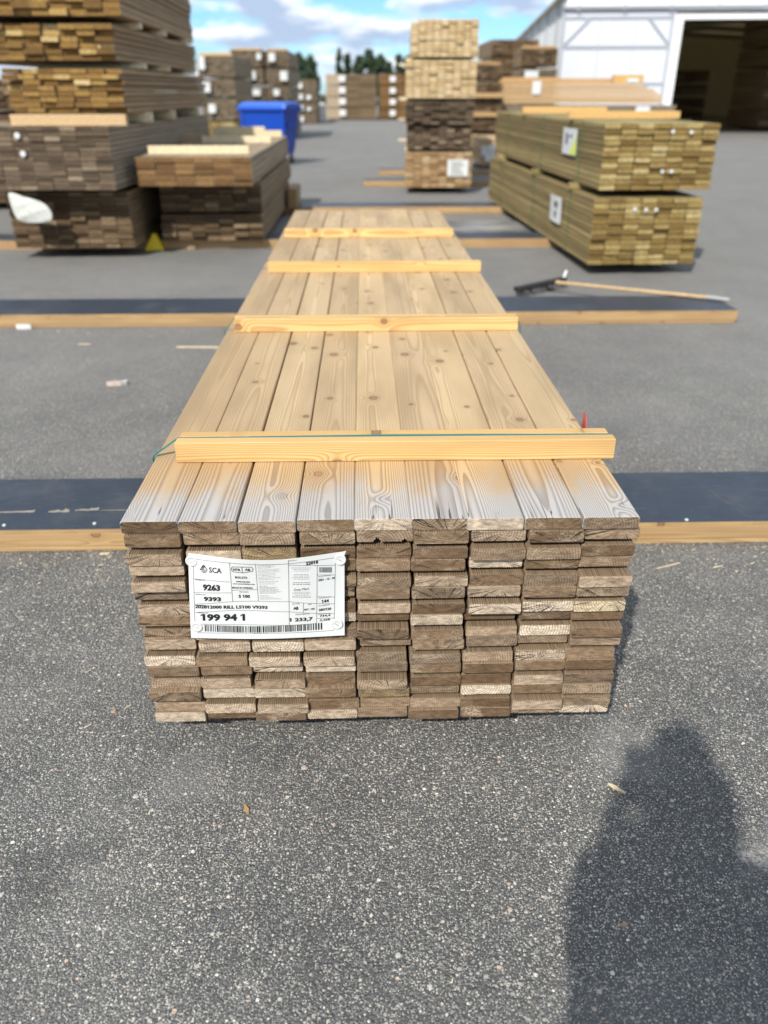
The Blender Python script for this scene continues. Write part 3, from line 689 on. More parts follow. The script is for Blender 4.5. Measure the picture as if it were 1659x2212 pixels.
bearer_row('wide dark topped bearer under the near ends of the left stacks and the green bundles', -4.6, 3.2, 8.72, 9.16, splits=(-.6, 1.9))
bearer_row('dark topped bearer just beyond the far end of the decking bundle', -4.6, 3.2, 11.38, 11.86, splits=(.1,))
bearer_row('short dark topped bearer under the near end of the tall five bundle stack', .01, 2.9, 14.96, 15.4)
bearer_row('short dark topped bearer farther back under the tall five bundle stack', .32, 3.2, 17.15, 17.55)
# sheet of plywood between two bearers, colour mottled pale and dark grey
t = NT('mottled_plywood'); o_ = t.n('TexCoord').outputs['Object']; n_ = t.noise(t.V('MULTIPLY', o_, (1., 3., 1.)), 1.6, 4); t.color(t.mix(t.step(n_, .38, .62), (.10, .105, .115), (.34, .33, .31))); t.rough(.4)
m = MB(); m.cbox(.72, 9.30, .004, 2.9, 10.45, .03, .002, 'x'); m.build('plywood_sheet', t.m, label='mottled grey plywood sheet lying between bearers left of the green bundles', cat='plywood sheet')
m = MB(); m.cbox(-.15, 11.22, .0, .72, 11.34, .06, .004, 'x', rnd=.3); m.build('loose_beam', BROWN, label='weathered brown beam behind the far end of the decking bundle', cat='wooden beam')

# ------------------------------------------------------------------ bundles in the yard
RB = random.Random(99)
def board_box(w, t, L):
    m = MB(); m.cbox(-w / 2, 0, 0, w / 2, L, t, min(.004, t * .12), 'y'); return m
def paper(parent, p0, ux, uz, nrm, name='paper_label', mat=None, curl=.01, label=None, printed=True):
    """thin curled sheet; p0 lower-left corner, ux width vector, uz height vector"""
    m = MB(); n = 6; p0, ux, uz, nrm = map(Vector, (p0, ux, uz, nrm)); vs = []
    for j in range(n + 1):
        for i in range(n + 1):
            u, v = i / n, j / n; vs.append(p0 + ux * u + uz * v + nrm * (.004 + curl * (sin(pi * u) * .5 + .5 * v * v)))
    m.add(vs, [(j * (n + 1) + i, j * (n + 1) + i + 1, (j + 1) * (n + 1) + i + 1, (j + 1) * (n + 1) + i) for j in range(n) for i in range(n)])
    o = m.build(name, mat or PAPER, parent, smooth=True, label=label)
    return o
def bundle(label, x0, x1, y0, y1, z0, z1, cols, rows, mat, jit=.012, straps=(), parts=True, xj=.003, yaw=0, sag=0, name='timber_bundle', smat=None, missing=(), group=None, vary=False):
    W_, T_ = (x1 - x0) / cols, (z1 - z0) / rows; L = y1 - y0
    r = None
    rr = RB
    if parts:
        r = empty(name, ((x0 + x1) / 2, y0, z0), label=label, cat='timber bundle', group=group)
        mes = [board_box(W_ - .004, T_ - .0045, L).mesh('board', mat), board_box(W_ - .007, T_ - .0065, L - .03).mesh('board', mat)]
        cnt = 0; st = MB()
        cells = [(a, b) for a in range(rows) for b in range(cols)]
        shown = sorted(cells, key=lambda q: (not (q[0] == rows - 1 or q[1] in (0, cols - 1)), rr.random()))[:100]
        for a in range(rows):
            dxr = rr.uniform(-xj, xj)
            for b in range(cols):
                if (a, b) in missing: continue
                loc = (x0 + W_ * (b + .5) + dxr, y0 + rr.uniform(-jit, jit), z0 + T_ * a + .001)
                if (a, b) in shown:
                    inst('board', rr.choice(mes), loc, r, (0, rr.uniform(-.004, .004), 0))
                else:
                    bm = board_box(W_ - .003, T_ - .0025, L)
                    st.add([(v[0] + loc[0], v[1] + loc[1], v[2] + loc[2]) for v in bm.v], bm.f, 0, (0, len(bm.f) - 1), rr.random())
        if st.v: st.build('board', mat, r, kind='stuff')
    else:
        st = MB()
        for a in range(rows):
            for b in range(cols):
                if 0 < a < rows - 1 and 0 < b < cols - 1:
                    pass
                bm = board_box(W_ - .004, T_ - .004, L); dx, dy = rr.uniform(-xj, xj), rr.uniform(-jit, jit)
                st.add([(v[0] + x0 + W_ * (b + .5) + dx - (x0 + x1) / 2, v[1] + dy, v[2] + T_ * a) for v in bm.v], bm.f, 0, (0, len(bm.f) - 1), rr.random())
        r = st.build(name, mat, loc=((x0 + x1) / 2, y0, z0), label=label, cat='timber bundle', group=group)
    for sy in straps:
        e = .006
        strap(r, [(x0 - e, sy, z0 - .002), (x0 - e, sy, z1 + e), (x1 + e, sy, z1 + e), (x1 + e, sy, z0 - .002), (x0 - e, sy, z0 - .002)], .02, smat or GSTRAP)
    if yaw: r.rotation_euler = (0, 0, yaw)
    return r
def spacer(x0, x1, y, z, h, label, mat=None, w=.07, name='wooden_spacer', group=None):
    m = MB(); m.cbox(0, 0, 0, x1 - x0, w, h, .002, 'x', rnd=RB.random())
    o = m.build(name, mat or ORNG, loc=(x0, y, z)); return tag(o, label, 'wooden spacer', group)
# --- green treated bundles on the right
G1 = bundle('lower green treated bundle on the right, white crumpled label on its long side', 2.00, 2.975, 7.25, 12.3, .095, .655, 7, 13, GREEN, .02, straps=(8.0, 9.5, 11.4))
G2 = bundle('upper green treated bundle on the right, tag with a yellow triangle on its long side', 2.045, 3.035, 7.33, 12.3, .71, 1.235, 7, 12, GREEN, .02, straps=(8.0, 9.5, 11.4))
GS = []
for k, (yy, nm) in enumerate(((7.95, 'nearest'), (9.5, 'middle'), (11.5, 'farthest'))):
    GS.append(spacer(1.975 - (yy - 7.25) * .035, 3.0 - (yy - 7.25) * .035, yy, .6555, .053, nm + ' spacer in the gap between the two green bundles', GREEN))
paper(G2, (2.037, 8.60, .93), (0, -.50, 0), (0, 0, .23), (-1, 0, 0), label='white hanging tag with yellow triangle')
m = MB(); m.add([(2.028, 8.12, .94), (2.028, 8.30, .94), (2.028, 8.12, 1.10)], [(0, 1, 2)]); o = m.build('yellow_triangle_print', YGR, G2); s_ = o.modifiers.new('s', 'SOLIDIFY'); s_.thickness = .001
m = MB(); m.box(2.0255, 8.26, 1.08, 2.0275, 8.38, 1.13); m.box(2.0255, 8.40, 1.02, 2.0275, 8.48, 1.12); m.build('tag_print', GINK, G2)
paper(G1, (1.992, 8.66, .30), (0, -.44, 0), (0, 0, .25), (-1, 0, 0), curl=.02, label='crumpled white label')
m = MB(); m.box(1.968, 8.33, .45, 1.970, 8.45, .50); m.box(1.968, 8.36, .36, 1.970, 8.42, .41); m.build('tag_print', GINK, G1)
for (xx, zz) in ((2.62, 1.17), (2.78, 1.165), (2.58, .86), (2.66, .86)):
    m = MB(); n = 10; m.add([(xx + .016 * cos(2 * pi * k / n), 7.302, zz + .016 * sin(2 * pi * k / n)) for k in range(n)] + [(xx + .016 * cos(2 * pi * k / n), 7.31, zz + .016 * sin(2 * pi * k / n)) for k in range(n)], [tuple(range(n))] + [(k, n + k, n + (k + 1) % n, (k + 1) % n) for k in range(n)]); m.build('plastic_washer', PLASTIC, G2)
for (xx, zz) in ((2.36, .565), (2.46, .56), (2.55, .56)):
    m = MB(); n = 10; m.add([(xx + .016 * cos(2 * pi * k / n), 7.222, zz + .016 * sin(2 * pi * k / n)) for k in range(n)] + [(xx + .016 * cos(2 * pi * k / n), 7.23, zz + .016 * sin(2 * pi * k / n)) for k in range(n)], [tuple(range(n))] + [(k, n + k, n + (k + 1) % n, (k + 1) % n) for k in range(n)]); m.build('plastic_washer', PLASTIC, G1)
for o_ in GS + [G1, G2]: o_.rotation_euler = (0, 0, .035)
spacer(1.96, 3.02, 8.3, 1.2420, .062, 'orange lath lying nearest on top of the upper green bundle')
spacer(1.90, 2.90, 10.4, 1.2420, .07, 'orange lath lying farther back on top of the upper green bundle')
# --- tall stack in the middle
T1 = bundle('bottom bundle of the tall middle stack, tan boards with square white label', .68, 1.75, 13.75, 17.9, .10, .62, 8, 10, TANW, .02, straps=(14.6, 16.5))
paper(T1, (1.36, 13.72, .27), (.33, 0, 0), (0, 0, .245), (0, -1, 0))
m = MB()
for k in range(5): m.box(1.40 + .02 * (k % 2), 13.698, .31 + k * .04, 1.62 - .03 * (k % 3), 13.6995, .318 + k * .04)
m.build('label_print', GINK, T1)
T2 = bundle('dark brown bundle in the tall middle stack, second from the ground', .70, 1.72, 13.85, 17.9, .66, .99, 8, 8, BROWN, .03)
T3 = bundle('reddish brown bundle in the tall middle stack, third from the ground', .67, 1.75, 13.78, 17.9, 1.02, 1.345, 8, 8, BROWN, .04)
T4 = bundle('pale pine bundle in the tall middle stack, fourth from the ground', .67, 1.76, 13.75, 17.9, 1.385, 1.90, 9, 11, PALE, .02)
T5 = bundle('pale pine bundle on top of the tall middle stack', .74, 1.76, 13.75, 17.9, 1.94, 2.43, 9, 11, PALE, .02, missing=((10, 0),))
for k, (z, nm) in enumerate(((.621, 'first'), (.991, 'second'), (1.347, 'third'), (1.903, 'fourth'))):
    h = (.66, 1.02, 1.385, 1.94)[k] - z - .001
    spacer(.62 if k == 2 else .70, 1.74, 14.3, z, h, nm + ' near spacer up the gaps of the tall middle stack', CREAM)
    spacer(.70, 1.74, 17.0, z, h, nm + ' far spacer up the gaps of the tall middle stack', CREAM)
for o_ in (T1, T2, T3, T4, T5): o_.rotation_euler = (0, 0, -.05)
# --- big stack on the left
L1 = bundle('bottom bundle of the big left stack, dark with white plastic hanging on its end', -3.44, -2.27, 8.2, 12.3, .10, .615, 8, 12, DARK, .025)
L2 = bundle('grey brown wide bundle in the big left stack with two round white washers', -3.60, -2.28, 7.92, 12.3, .66, 1.195, 9, 13, BROWN, .012, straps=())
L3 = bundle('amber bundle in the big left stack, third from the ground', -3.30, -2.215, 8.38, 12.4, 1.29, 1.66, 7, 8, AMBER, .05, xj=.02)
L4 = bundle('amber bundle in the big left stack, fourth from the ground', -3.86, -2.235, 8.38, 12.4, 1.72, 2.01, 10, 6, AMBER, .05, xj=.02)
L5 = bundle('amber bundle on top of the big left stack', -3.72, -2.14, 8.32, 12.4, 2.065, 2.6, 10, 10, AMBER, .04, xj=.02)
spacer(-3.16, -2.13, 7.97, 1.196, .092, 'bright lath showing under the amber bundle at the front of the big left stack', LUMB, w=.08)
for (z0, z1, nm, x0, x1) in ((.617, .658, 'lowest', -3.4, -2.3), (1.197, 1.288, 'second', -3.2, -2.14), (1.667, 1.713, 'third', -3.2, -2.14), (2.003, 2.058, 'topmost', -3.2, -2.14)):
    for yy, n2 in ((9.0, 'near'), (10.1, 'middle'), (11.6, 'far')):
        spacer(x0, x1, yy, z0, z1 - z0 - .002, n2 + ' spacer in the ' + nm + ' gap of the big left stack', CREAM)
for (xx, zz) in ((-3.10, 1.12), (-3.08, .97)):
    m = MB(); n = 12; m.add([(xx + .026 * cos(2 * pi * k / n), 7.895, zz + .026 * sin(2 * pi * k / n)) for k in range(n)] + [(xx + .026 * cos(2 * pi * k / n), 7.91, zz + .026 * sin(2 * pi * k / n)) for k in range(n)], [tuple(range(n))] + [(k, n + k, n + (k + 1) % n, (k + 1) % n) for k in range(n)]); m.build('plastic_washer', PLASTIC, L2)
L2.rotation_euler = (0, 0, -.035); L3.rotation_euler = (0, 0, -.015); L5.rotation_euler = (0, 0, .03)
# white plastic hanging on L1
m = MB(); vs = []
key = [(-3.40, .635), (-3.40, .56), (-3.385, .46), (-3.36, .40), (-3.30, .378), (-3.20, .372), (-3.10, .378), (-3.04, .395), (-3.03, .45), (-3.045, .50), (-3.09, .545), (-3.15, .575), (-3.20, .59), (-3.26, .60), (-3.31, .625), (-3.36, .64)]
out = []
for i in range(len(key)):
    a, b = key[i], key[(i + 1) % len(key)]; out += [a, ((a[0] + b[0]) / 2, (a[1] + b[1]) / 2)]
key_dx = .10; out = [(a + key_dx, b) for a, b in out]; cxx, czz = -3.23 + key_dx, .49; rings = 9; no = len(out); vs = [(cxx, 7.90, czz)]
for k in range(1, rings + 1):
    f = k / rings
    for i, (a, b) in enumerate(out):
        px_, pz_ = cxx + (a - cxx) * f, czz + (b - czz) * f
        fold = .012 * abs(sin(px_ * 19 + pz_ * 9)) ** .6 + .008 * abs(sin(px_ * 9 - pz_ * 30 + 1)) ** .6 + .003 * sin(px_ * 61 + pz_ * 40)
        vs.append((px_, 7.895 + .02 * f ** 3 + fold, pz_))
fs = [(0, 1 + i, 1 + (i + 1) % no) for i in range(no)]
for k in range(rings - 1): fs += [(1 + k * no + i, 1 + (k + 1) * no + i, 1 + (k + 1) * no + (i + 1) % no, 1 + k * no + (i + 1) % no) for i in range(no)]
m.add(vs, fs); o = m.build('plastic_wrap', flat('milky_plastic_film', (.60, .61, .56), .6, .12, 12), smooth=True, label='crumpled milky plastic wrap hanging on the end of the lowest left bundle', cat='plastic wrap')
s_ = o.modifiers.new('b', 'SUBSURF'); s_.levels = 1; s_.render_levels = 2; s_ = o.modifiers.new('s', 'SOLIDIFY'); s_.thickness = .002
# --- middle-left stack
M1 = bundle('lowest dark bundle under the rust brown one, right of the big left stack', -2.08, -1.04, 8.6, 12.1, .10, .355, 7, 6, DARK, .03)
M2 = bundle('middle dark bundle under the rust brown one, right of the big left stack', -2.06, -1.03, 8.6, 12.3, .385, .64, 7, 6, DARK, .03)
M3 = bundle('rust brown bundle with bright cream laths on top, beside the big left stack', -2.16, -1.06, 8.2, 12.35, .665, .925, 6, 5, RUST, .015, xj=.006)
for yy, nm in ((8.9, 'near'), (11.6, 'far')):
    spacer(-2.0, -1.08, yy, .3555, .0285, nm + ' spacer between the two dark bundles beside the big left stack', CREAM)
    spacer(-2.0, -1.08, yy, .6405, .0235, nm + ' spacer under the rust brown bundle', CREAM)
lath('bundle_lath', -2.10, -1.12, 8.52, 8.57, .926, .075, CREAM, 'nearest cream lath on the rust brown bundle', 'cream laths on the rust brown bundle')
lath('bundle_lath', -1.92, -1.10, 10.45, 10.50, .926, .075, CREAM, 'second cream lath on the rust brown bundle', 'cream laths on the rust brown bundle')
lath('bundle_lath', -2.28, -1.90, 10.56, 10.62, .926, .09, TANW, 'weathered short lath left of the second cream lath on the rust brown bundle')
lath('bundle_lath', -1.85, -1.10, 11.9, 11.95, .926, .08, CREAM, 'farthest cream lath on the rust brown bundle', 'cream laths on the rust brown bundle')
lath('bundle_lath', -2.05, -1.35, 12.1, 12.16, .926, .12, CREAM, 'taller cream lath behind the farthest one on the rust brown bundle')
# pieces sticking out beside it
m = MB(); m.cbox(-1.0, 11.2, .095, -.88, 11.9, .34, .004, 'y', rnd=.4); m.build('timber_block', TANW, label='tan timber block on the bearer at the right foot of the rust brown stack', cat='timber block')
# yellow wedge
m = MB(); y0 = 8.60; m.add([(-2.29, y0, 0), (-2.09, y0, 0), (-2.09, y0 + .13, 0), (-2.29, y0 + .13, 0), (-2.20, y0 + .03, .165), (-2.16, y0 + .03, .165), (-2.16, y0 + .09, .165), (-2.20, y0 + .09, .165)], [(0, 3, 2, 1), (4, 5, 6, 7), (0, 1, 5, 4), (1, 2, 6, 5), (2, 3, 7, 6), (3, 0, 4, 7)])
o = m.build('wheel_chock', YEL, label='small yellow plastic chock on the ground between the two left stacks', cat='chock'); b_ = o.modifiers.new('b', 'BEVEL'); b_.width = .01; b_.segments = 2
# dark stacks at the far left edge
for k, (a, b) in enumerate(((.1, .62), (.66, 1.2), (1.25, 1.62))):
    bundle(('lowest', 'middle', 'uppermost')[k] + ' dark bundle behind the big left stack at the left edge', -5.9, -4.35, 11.9, 15.5, a, b, 8, 8, DARK, .02, parts=False)

# --- background stacks left
def stack(specs, x0, x1, y0, y1, mat, labels, cols=8, rows=8, top=None, topname='', tags=(), yaw=0, grp=None):
    for k, (a, b) in enumerate(specs):
        r = bundle(labels[k], x0 + RB.uniform(-.03, .03), x1 + RB.uniform(-.03, .03), y0 + RB.uniform(-.06, .06), y1, a, b, cols, rows, mat if not isinstance(mat, list) else mat[k], .03, parts=False, group=grp)
        for (tk, tx, tz, tw, th_) in tags:
            if tk == k: paper(r, (tx, y0 - .12, a + tz), (tw, 0, 0), (0, 0, th_), (0, -1, 0), curl=.03)
    if top: spacer(x0 + .05, x1 - .05, y0 + .1, specs[-1][1] + .001, top, 'pale lath ' + topname, LUMB, w=.3)
stack([(.1, .72), (.76, 1.30), (1.35, 1.80), (1.84, 2.36)], -4.50, -3.52, 25, 29, [GREEN, GREYW, GREYW, GREYW], ['bottom green tinted bundle of the grey stack behind the blue container', 'second bundle of the grey stack just right of the big left stack', 'third bundle of the grey stack just right of the big left stack', 'top grey bundle of the stack just right of the big left stack, white flap'], top=.07, topname='capping the grey stack beside the big left stack',
      tags=((3, -4.45, .18, .16, .32), (2, -4.42, .12, .22, .25), (1, -4.3, .2, .2, .22), (0, -3.8, .36, .15, .15)))
stack([(.1, .62), (.67, 1.20), (1.25, 1.66), (1.70, 2.18), (2.23, 2.72)], -4.35, -3.30, 30.5, 35, GREYW, [q + ' of the brown stack left of the thin dark seam' for q in ('bottom bundle', 'second bundle', 'third bundle', 'fourth bundle', 'top bundle')], top=.06, topname='capping the brown stack left of the thin dark seam',
      tags=((3, -3.85, .15, .28, .25), (2, -3.75, .12, .3, .2), (4, -3.5, .2, .15, .2)))
stack([(.1, .62), (.67, 1.20), (1.25, 1.66), (1.70, 2.18), (2.23, 2.70)], -3.22, -2.45, 30.5, 35, GREYW, [q + ' of the brown stack right of the thin dark seam' for q in ('bottom bundle', 'second bundle', 'third bundle', 'fourth bundle', 'top bundle')], top=.06, topname='capping the brown stack right of the thin dark seam',
      tags=((4, -3.1, .15, .22, .25), (3, -2.75, .12, .25, .28), (2, -3.0, .12, .2, .2)))
stack([(.0, .5), (.52, 1.0), (1.03, 1.5), (1.53, 2.05)], -3.38, -2.40, 46, 50, GREYW, [q + ' of the small distant grey stack right of the blue container' for q in ('bottom bundle', 'second bundle', 'third bundle', 'top bundle')],
      tags=((0, -3.3, .12, .25, .25), (1, -3.3, .12, .25, .25), (2, -3.3, .12, .25, .25), (3, -3.3, .12, .25, .25), (2, -2.85, .12, .22, .2), (1, -2.85, .12, .2, .15)))
# far block: ends on the left and long side on the right
for k in range(4):
    a = .06 + k * .60; nm = ('bottom', 'second', 'third', 'top')[k]
    r = bundle(nm + ' brown bundle of the far four high stack beyond the open asphalt', -2.12, .86, 53.2, 57, a, a + .565, 3, 6, FARW, .03, parts=False)
    m = MB(); m.box(-1.36, 53.08, a + .16, -.98, 53.1, a + .5); m.build('paper_label', PAPER, r)
    m = MB(); m.box(-2.13, 53.12, a + .01, -1.32, 53.165, a + .555, rnd=.3); m.build('end_boards', RUST, r)
    r = bundle(nm + ' bundle of the second far stack, half behind the tall middle stack', 1.04, 3.6, 53.2, 57, a, a + .56, 4, 6, RUST, .03, parts=False)
    m = MB(); m.box(1.66, 53.08, a + .16, 2.0, 53.1, a + .46); m.build('paper_label', PAPER, r)
m = MB(); m.cbox(-2.62, 51.2, 0, -2.14, 51.6, .95, .03, 'z'); m.build('concrete_block', flat('pale_concrete', (.62, .61, .58), .9, .1), label='pale block on the ground just left of the far four high stack', cat='concrete block')

# --- stacks between the tall stack and the shed
stack([(.12, .50), (.58, .90), (1.02, 1.34), (1.46, 1.66), (1.76, 2.1)], 2.5, 3.62, 23, 27, [DARK, DARK, DARK, DARK, DARK], [q + ' of the dark stack between the tall middle stack and the green bundles' for q in ('bottom bundle', 'second bundle', 'third bundle', 'fourth bundle', 'top bundle')], top=.05, topname='capping the dark stack behind the green bundles')
for (z, nm) in ((.905, 'lower'), (1.345, 'upper')): spacer(2.52, 3.60, 22.9, z, .105, nm + ' pale lath in the dark stack behind the green bundles', LUMB, w=.1)
r = bundle('small orange bundle with white papers on its end, behind the green bundles', 2.52, 3.3, 18.2, 20, .09, .60, 5, 5, LUMB, .01, parts=False)
paper(r, (2.58, 18.15, .17), (.24, 0, 0), (0, 0, .22), (0, -1, 0)); paper(r, (2.50, 18.15, .28), (.14, 0, 0), (0, 0, .20), (0, -1, 0)); paper(r, (2.64, 18.12, .36), (.18, 0, 0), (0, 0, .15), (0, -1, 0))
# light lumber lying crosswise behind the green bundles
def cross(label, x0, x1, y0, y1, z0, z1, rows, mat, cols=6, name='timber_bundle'):
    st = MB(); T_ = (z1 - z0) / rows; W_ = (y1 - y0) / cols
    for a in range(rows):
        for b in range(cols):
            e0, e1 = RB.uniform(-.05, .05), RB.uniform(-.08, .08)
            if a >= rows - 4 and mat is LUMB and z1 > 1.5: e1 -= (a - rows + 5) * .12 * 1.4
            st.cbox(e0, W_ * b - (a % 2) * .01, T_ * a, x1 + e1 - x0, W_ * (b + 1) - .012, T_ * (a + 1) - .011, .003, 'x', rnd=RB.random())
    return st.build(name, mat, loc=(x0, y0, z0), label=label, cat='timber bundle')
s1 = cross('pale orange lumber bundle lying crosswise in front of the white shed, white label on it', 3.78, 8.5, 25, 26.1, 1.19, 1.69, 8, LUMB)
paper(s1, (4.78, 24.96, 1.42), (.24, 0, 0), (0, 0, .32), (0, -1, 0)); 
s2 = cross('grey brown lumber bundle lying crosswise under the pale orange one, white label', 3.8, 8.9, 24.9, 26.1, .66, 1.15, 8, GREYW)
paper(s2, (7.75, 24.86, .98), (.40, 0, 0), (0, 0, .14), (0, -1, 0))
cross('lowest crosswise lumber bundle on the ground in front of the white shed', 3.8, 8.7, 25.0, 26.1, .1, .60, 8, LUMB)
spacer(3.9, 5.6, 25.2, 1.70, .14, 'orange plank lying on the left of the crosswise lumber', LUMB, w=.3)
spacer(5.5, 7.9, 25.5, 1.70, .12, 'long thin pale plank lying on the crosswise lumber', LUMB, w=.2)
spacer(7.1, 7.95, 25.15, 1.70, .20, 'short orange plank on the right of the crosswise lumber', ORNG, w=.2)
m = MB(); m.cbox(7.45, 24.95, 1.695, 7.75, 25.13, 1.80, .03, 'x'); m.build('white_parcel', PAPER, label='small white wrapped parcel on the right end of the crosswise lumber', cat='parcel')
stack([(.1, .7), (.75, 1.35), (1.4, 1.95), (2.0, 2.50), (2.55, 3.05)], 4.40, 6.0, 30.9, 34.5, DARK, [q + ' of the tall dark stack beside the shed wall' for q in ('bottom bundle', 'second bundle', 'third bundle', 'fourth bundle', 'top bundle')], cols=9)
stack([(.1, .6), (.65, 1.15), (1.2, 1.66), (1.72, 2.14), (2.20, 2.72)], 5.15, 6.32, 29.2, 30.8, [DARK, DARK, DARK, GREYW, DARK], [q + ' of the nearer dark stack at the shed corner, orange lath on its top' for q in ('bottom bundle', 'second bundle', 'third bundle', 'fourth bundle', 'top bundle')], top=.07, topname='capping the nearer dark stack at the shed corner', tags=((3, 5.28, .12, .45, .25),))

# ------------------------------------------------------------------ white shed
def shed():
    CX_, CY_ = 7.3, 33.0; ang = radians(6.5)
    U = Vector((cos(ang), -sin(ang), 0)); Vv = Vector((sin(ang), cos(ang), 0))
    root = empty('storage_shed', (CX_, CY_, 0), label='large white storage hall with ribbed side wall and wide open dark doorway', cat='shed')
    def translucent(t, f=.16, col=(.80, .72, .50)):
        b = t.n('BsdfTranslucent'); t.put(b.inputs[0], col); mx = t.n('MixShader'); mx.inputs[0].default_value = f
        t.t.links.new(t.b.outputs[0], mx.inputs[1]); t.t.links.new(b.outputs[0], mx.inputs[2]); t.t.links.new(mx.outputs[0], t.t.nodes['Material Output'].inputs[0])
    R = Matrix((U, Vv, Vector((0, 0, 1)))).transposed().to_3x3(); O = (CX_, CY_, 0)
    t = NT('ribbed_white_cladding'); o = t.n('TexCoord').outputs['Object']; n = t.noise(o, 2.5, 4)
    t.color(t.mix(n, (.70, .715, .73), (.76, .77, .785))); t.rough(.45); CLAD = t.m; translucent(t)
    t = NT('translucent_white_cladding'); o = t.n('TexCoord').outputs['Object']; n = t.noise(t.V('MULTIPLY', o, (6., 6., .8)), 1, 4)
    t.color(t.mix(n, (.72, .75, .84), (.79, .81, .88))); t.rough(.4); TRANS = t.m; translucent(t)
    WHITE = flat('white_painted_steel', (.86, .87, .87), .4, .03); GREY = flat('grey_painted_steel', (.40, .42, .46), .5, .06)
    INN = flat('dim_inner_lining', (.62, .57, .43), .9, .15, 2)
    FRM = flat('inner_frame_steel', (.20, .18, .14), .7, .1)
    def B(name, mat, *bx, par=root, mb=None, **k):
        m = MB()
        for b in bx: m.box(*b, rot=R, org=O)
        return m.build(name, mat, par, **k)
    W_, L_, E_, PK = 20., 30., 4.45, 4.95
    # ribbed side wall on the left
    m = MB(); n = 75
    for i in range(n):
        y0 = L_ * i / n; d = L_ / n
        m.box(-.06, y0, 0, 0, y0 + d * .45, E_, rot=R, org=O); m.box(-.025, y0 + d * .45, 0, 0, y0 + d, E_, rot=R, org=O)
    m.build('side_wall', CLAD, root)
    for i in range(7): B('side_post', GREY, (-.11, L_ * i / 7 + 1.9, 0, -.061, L_ * i / 7 + 2.05, E_))
    B('right_wall', CLAD, (W_ - .06, 0, 0, W_, L_, E_)); B('right_inner_lining', INN, (W_ - .12, .05, 0, W_ - .064, L_, E_))
    B('back_wall', CLAD, (.06, L_, 0, W_ - .06, L_ + .06, E_)); m = MB(); q = [(.06, 0), (W_ - .13, 0), (W_ - .13, E_), (W_ / 2, PK), (.06, E_)]; m.add([R @ Vector((x, L_ - .06, z)) + Vector(O) for x, z in q] + [R @ Vector((x, L_ - .004, z)) + Vector(O) for x, z in q], [(0, 1, 2, 3, 4), (9, 8, 7, 6, 5)] + [(i, 5 + i, 5 + (i + 1) % 5, (i + 1) % 5) for i in range(5)]); m.build('back_inner_lining', INN, root)
    # front
    B('front_panel', TRANS, (.0, -.05, 0, 3.86, 0, 3.98)); 
    B('corner_post', GREY, (-.10, -.08, 0, .02, -.052, 4.6))
    for nm, b in (('rail', (.03, -.09, 2.87, 3.76, -.053, 2.97)), ('rail', (.03, -.09, 3.78, 3.76, -.053, 3.86)), ('rail', (.03, -.09, 1.72, 3.76, -.053, 1.80)), ('rail', (3.72, -.092, 0, 3.80, -.054, 3.9))): B(nm, GREY, b)
    for xx in (1.25, 2.5): B('panel_seam', flat('seam_grey', (.56, .59, .66), .5, .02), (xx, -.062, 0, xx + .04, -.051, 3.77))
    for (a, b) in (((.05, 3.0), (.85, 3.78)), ((3.72, 3.0), (2.95, 3.78))):
        m = MB(); p = [R @ Vector((a[0], -.075, a[1])) + Vector(O), R @ Vector((b[0], -.075, b[1])) + Vector(O)]; m.tube(p, .045, 8); m.build('brace', GREY, root)
    B('door_post', WHITE, (3.86, -.16, 0, 4.12, .1, 3.74)); B('door_header', WHITE, (3.86, -.16, 3.74, 14.4, .1, 3.90)); B('door_post', WHITE, (14.2, -.16, 0, 14.4, .1, 3.739))
    B('header_panel', CLAD, (.0, -.05, 3.985, W_, 0, 4.14)); B('gutter', GREY, (-.1, -.20, 4.08, W_, -.052, 4.16))
    for i in range(7): B('gutter_bracket', GREY, (.4 + i * 1.6, -.24, 4.0, .46 + i * 1.6, -.202, 4.2))
    B('front_panel', TRANS, (14.4, -.05, 0, W_, 0, 3.98))
    t = NT('roof_sheet'); t.color((.62, .62, .58)); translucent(t, .2); RS = t.m
    # gable and roof
    m = MB(); g_ = [(0, 4.165), (W_, 4.165), (W_, E_ + .3), (W_ / 2, PK + .3), (0, E_ + .3)]
    vs = [R @ Vector((x, -.19, z)) + Vector(O) for x, z in g_] + [R @ Vector((x, -.0, z)) + Vector(O) for x, z in g_]
    m.add(vs, [(0, 1, 2, 3, 4), (9, 8, 7, 6, 5)] + [(i, 5 + i, 5 + (i + 1) % 5, (i + 1) % 5) for i in range(5)]); m.build('gable', WHITE, root)
    for s in (0, 1):
        m = MB(); a = (-.25 if s == 0 else W_ + .25, E_ + .02); b = (W_ / 2, PK + .1)
        q = [(a[0], -.3, a[1]), (b[0], -.3, b[1]), (b[0], L_ + .3, b[1]), (a[0], L_ + .3, a[1])]
        q += [(x, y, z + .08) for x, y, z in q]
        m.add([R @ Vector(v) + Vector(O) for v in q], [(0, 3, 2, 1), (4, 5, 6, 7), (0, 1, 5, 4), (1, 2, 6, 5), (2, 3, 7, 6), (3, 0, 4, 7)]); m.build('roof', flat('roof_sheet', (.6, .6, .56), .5, .05) if 0 else RS, root)
    # inner frames
    for k in range(5):
        y = 3 + k * 5.4
        B('inner_column', FRM, (.06, y, 0, .35, y + .22, E_ - .3)); 
        m = MB(); m.tube([R @ Vector((.2, y + .1, E_ - .35)) + Vector(O), R @ Vector((W_ / 2, y + .1, PK - .3)) + Vector(O), R @ Vector((W_ - .2, y + .1, E_ - .35)) + Vector(O)], .13, 6); m.build('rafter', FRM, root)
    for zz in (1.2, 2.5, 3.7): B('inner_rail', FRM, (.06, .1, zz, .12, L_ - .2, zz + .16))
    # contents
    k = 0
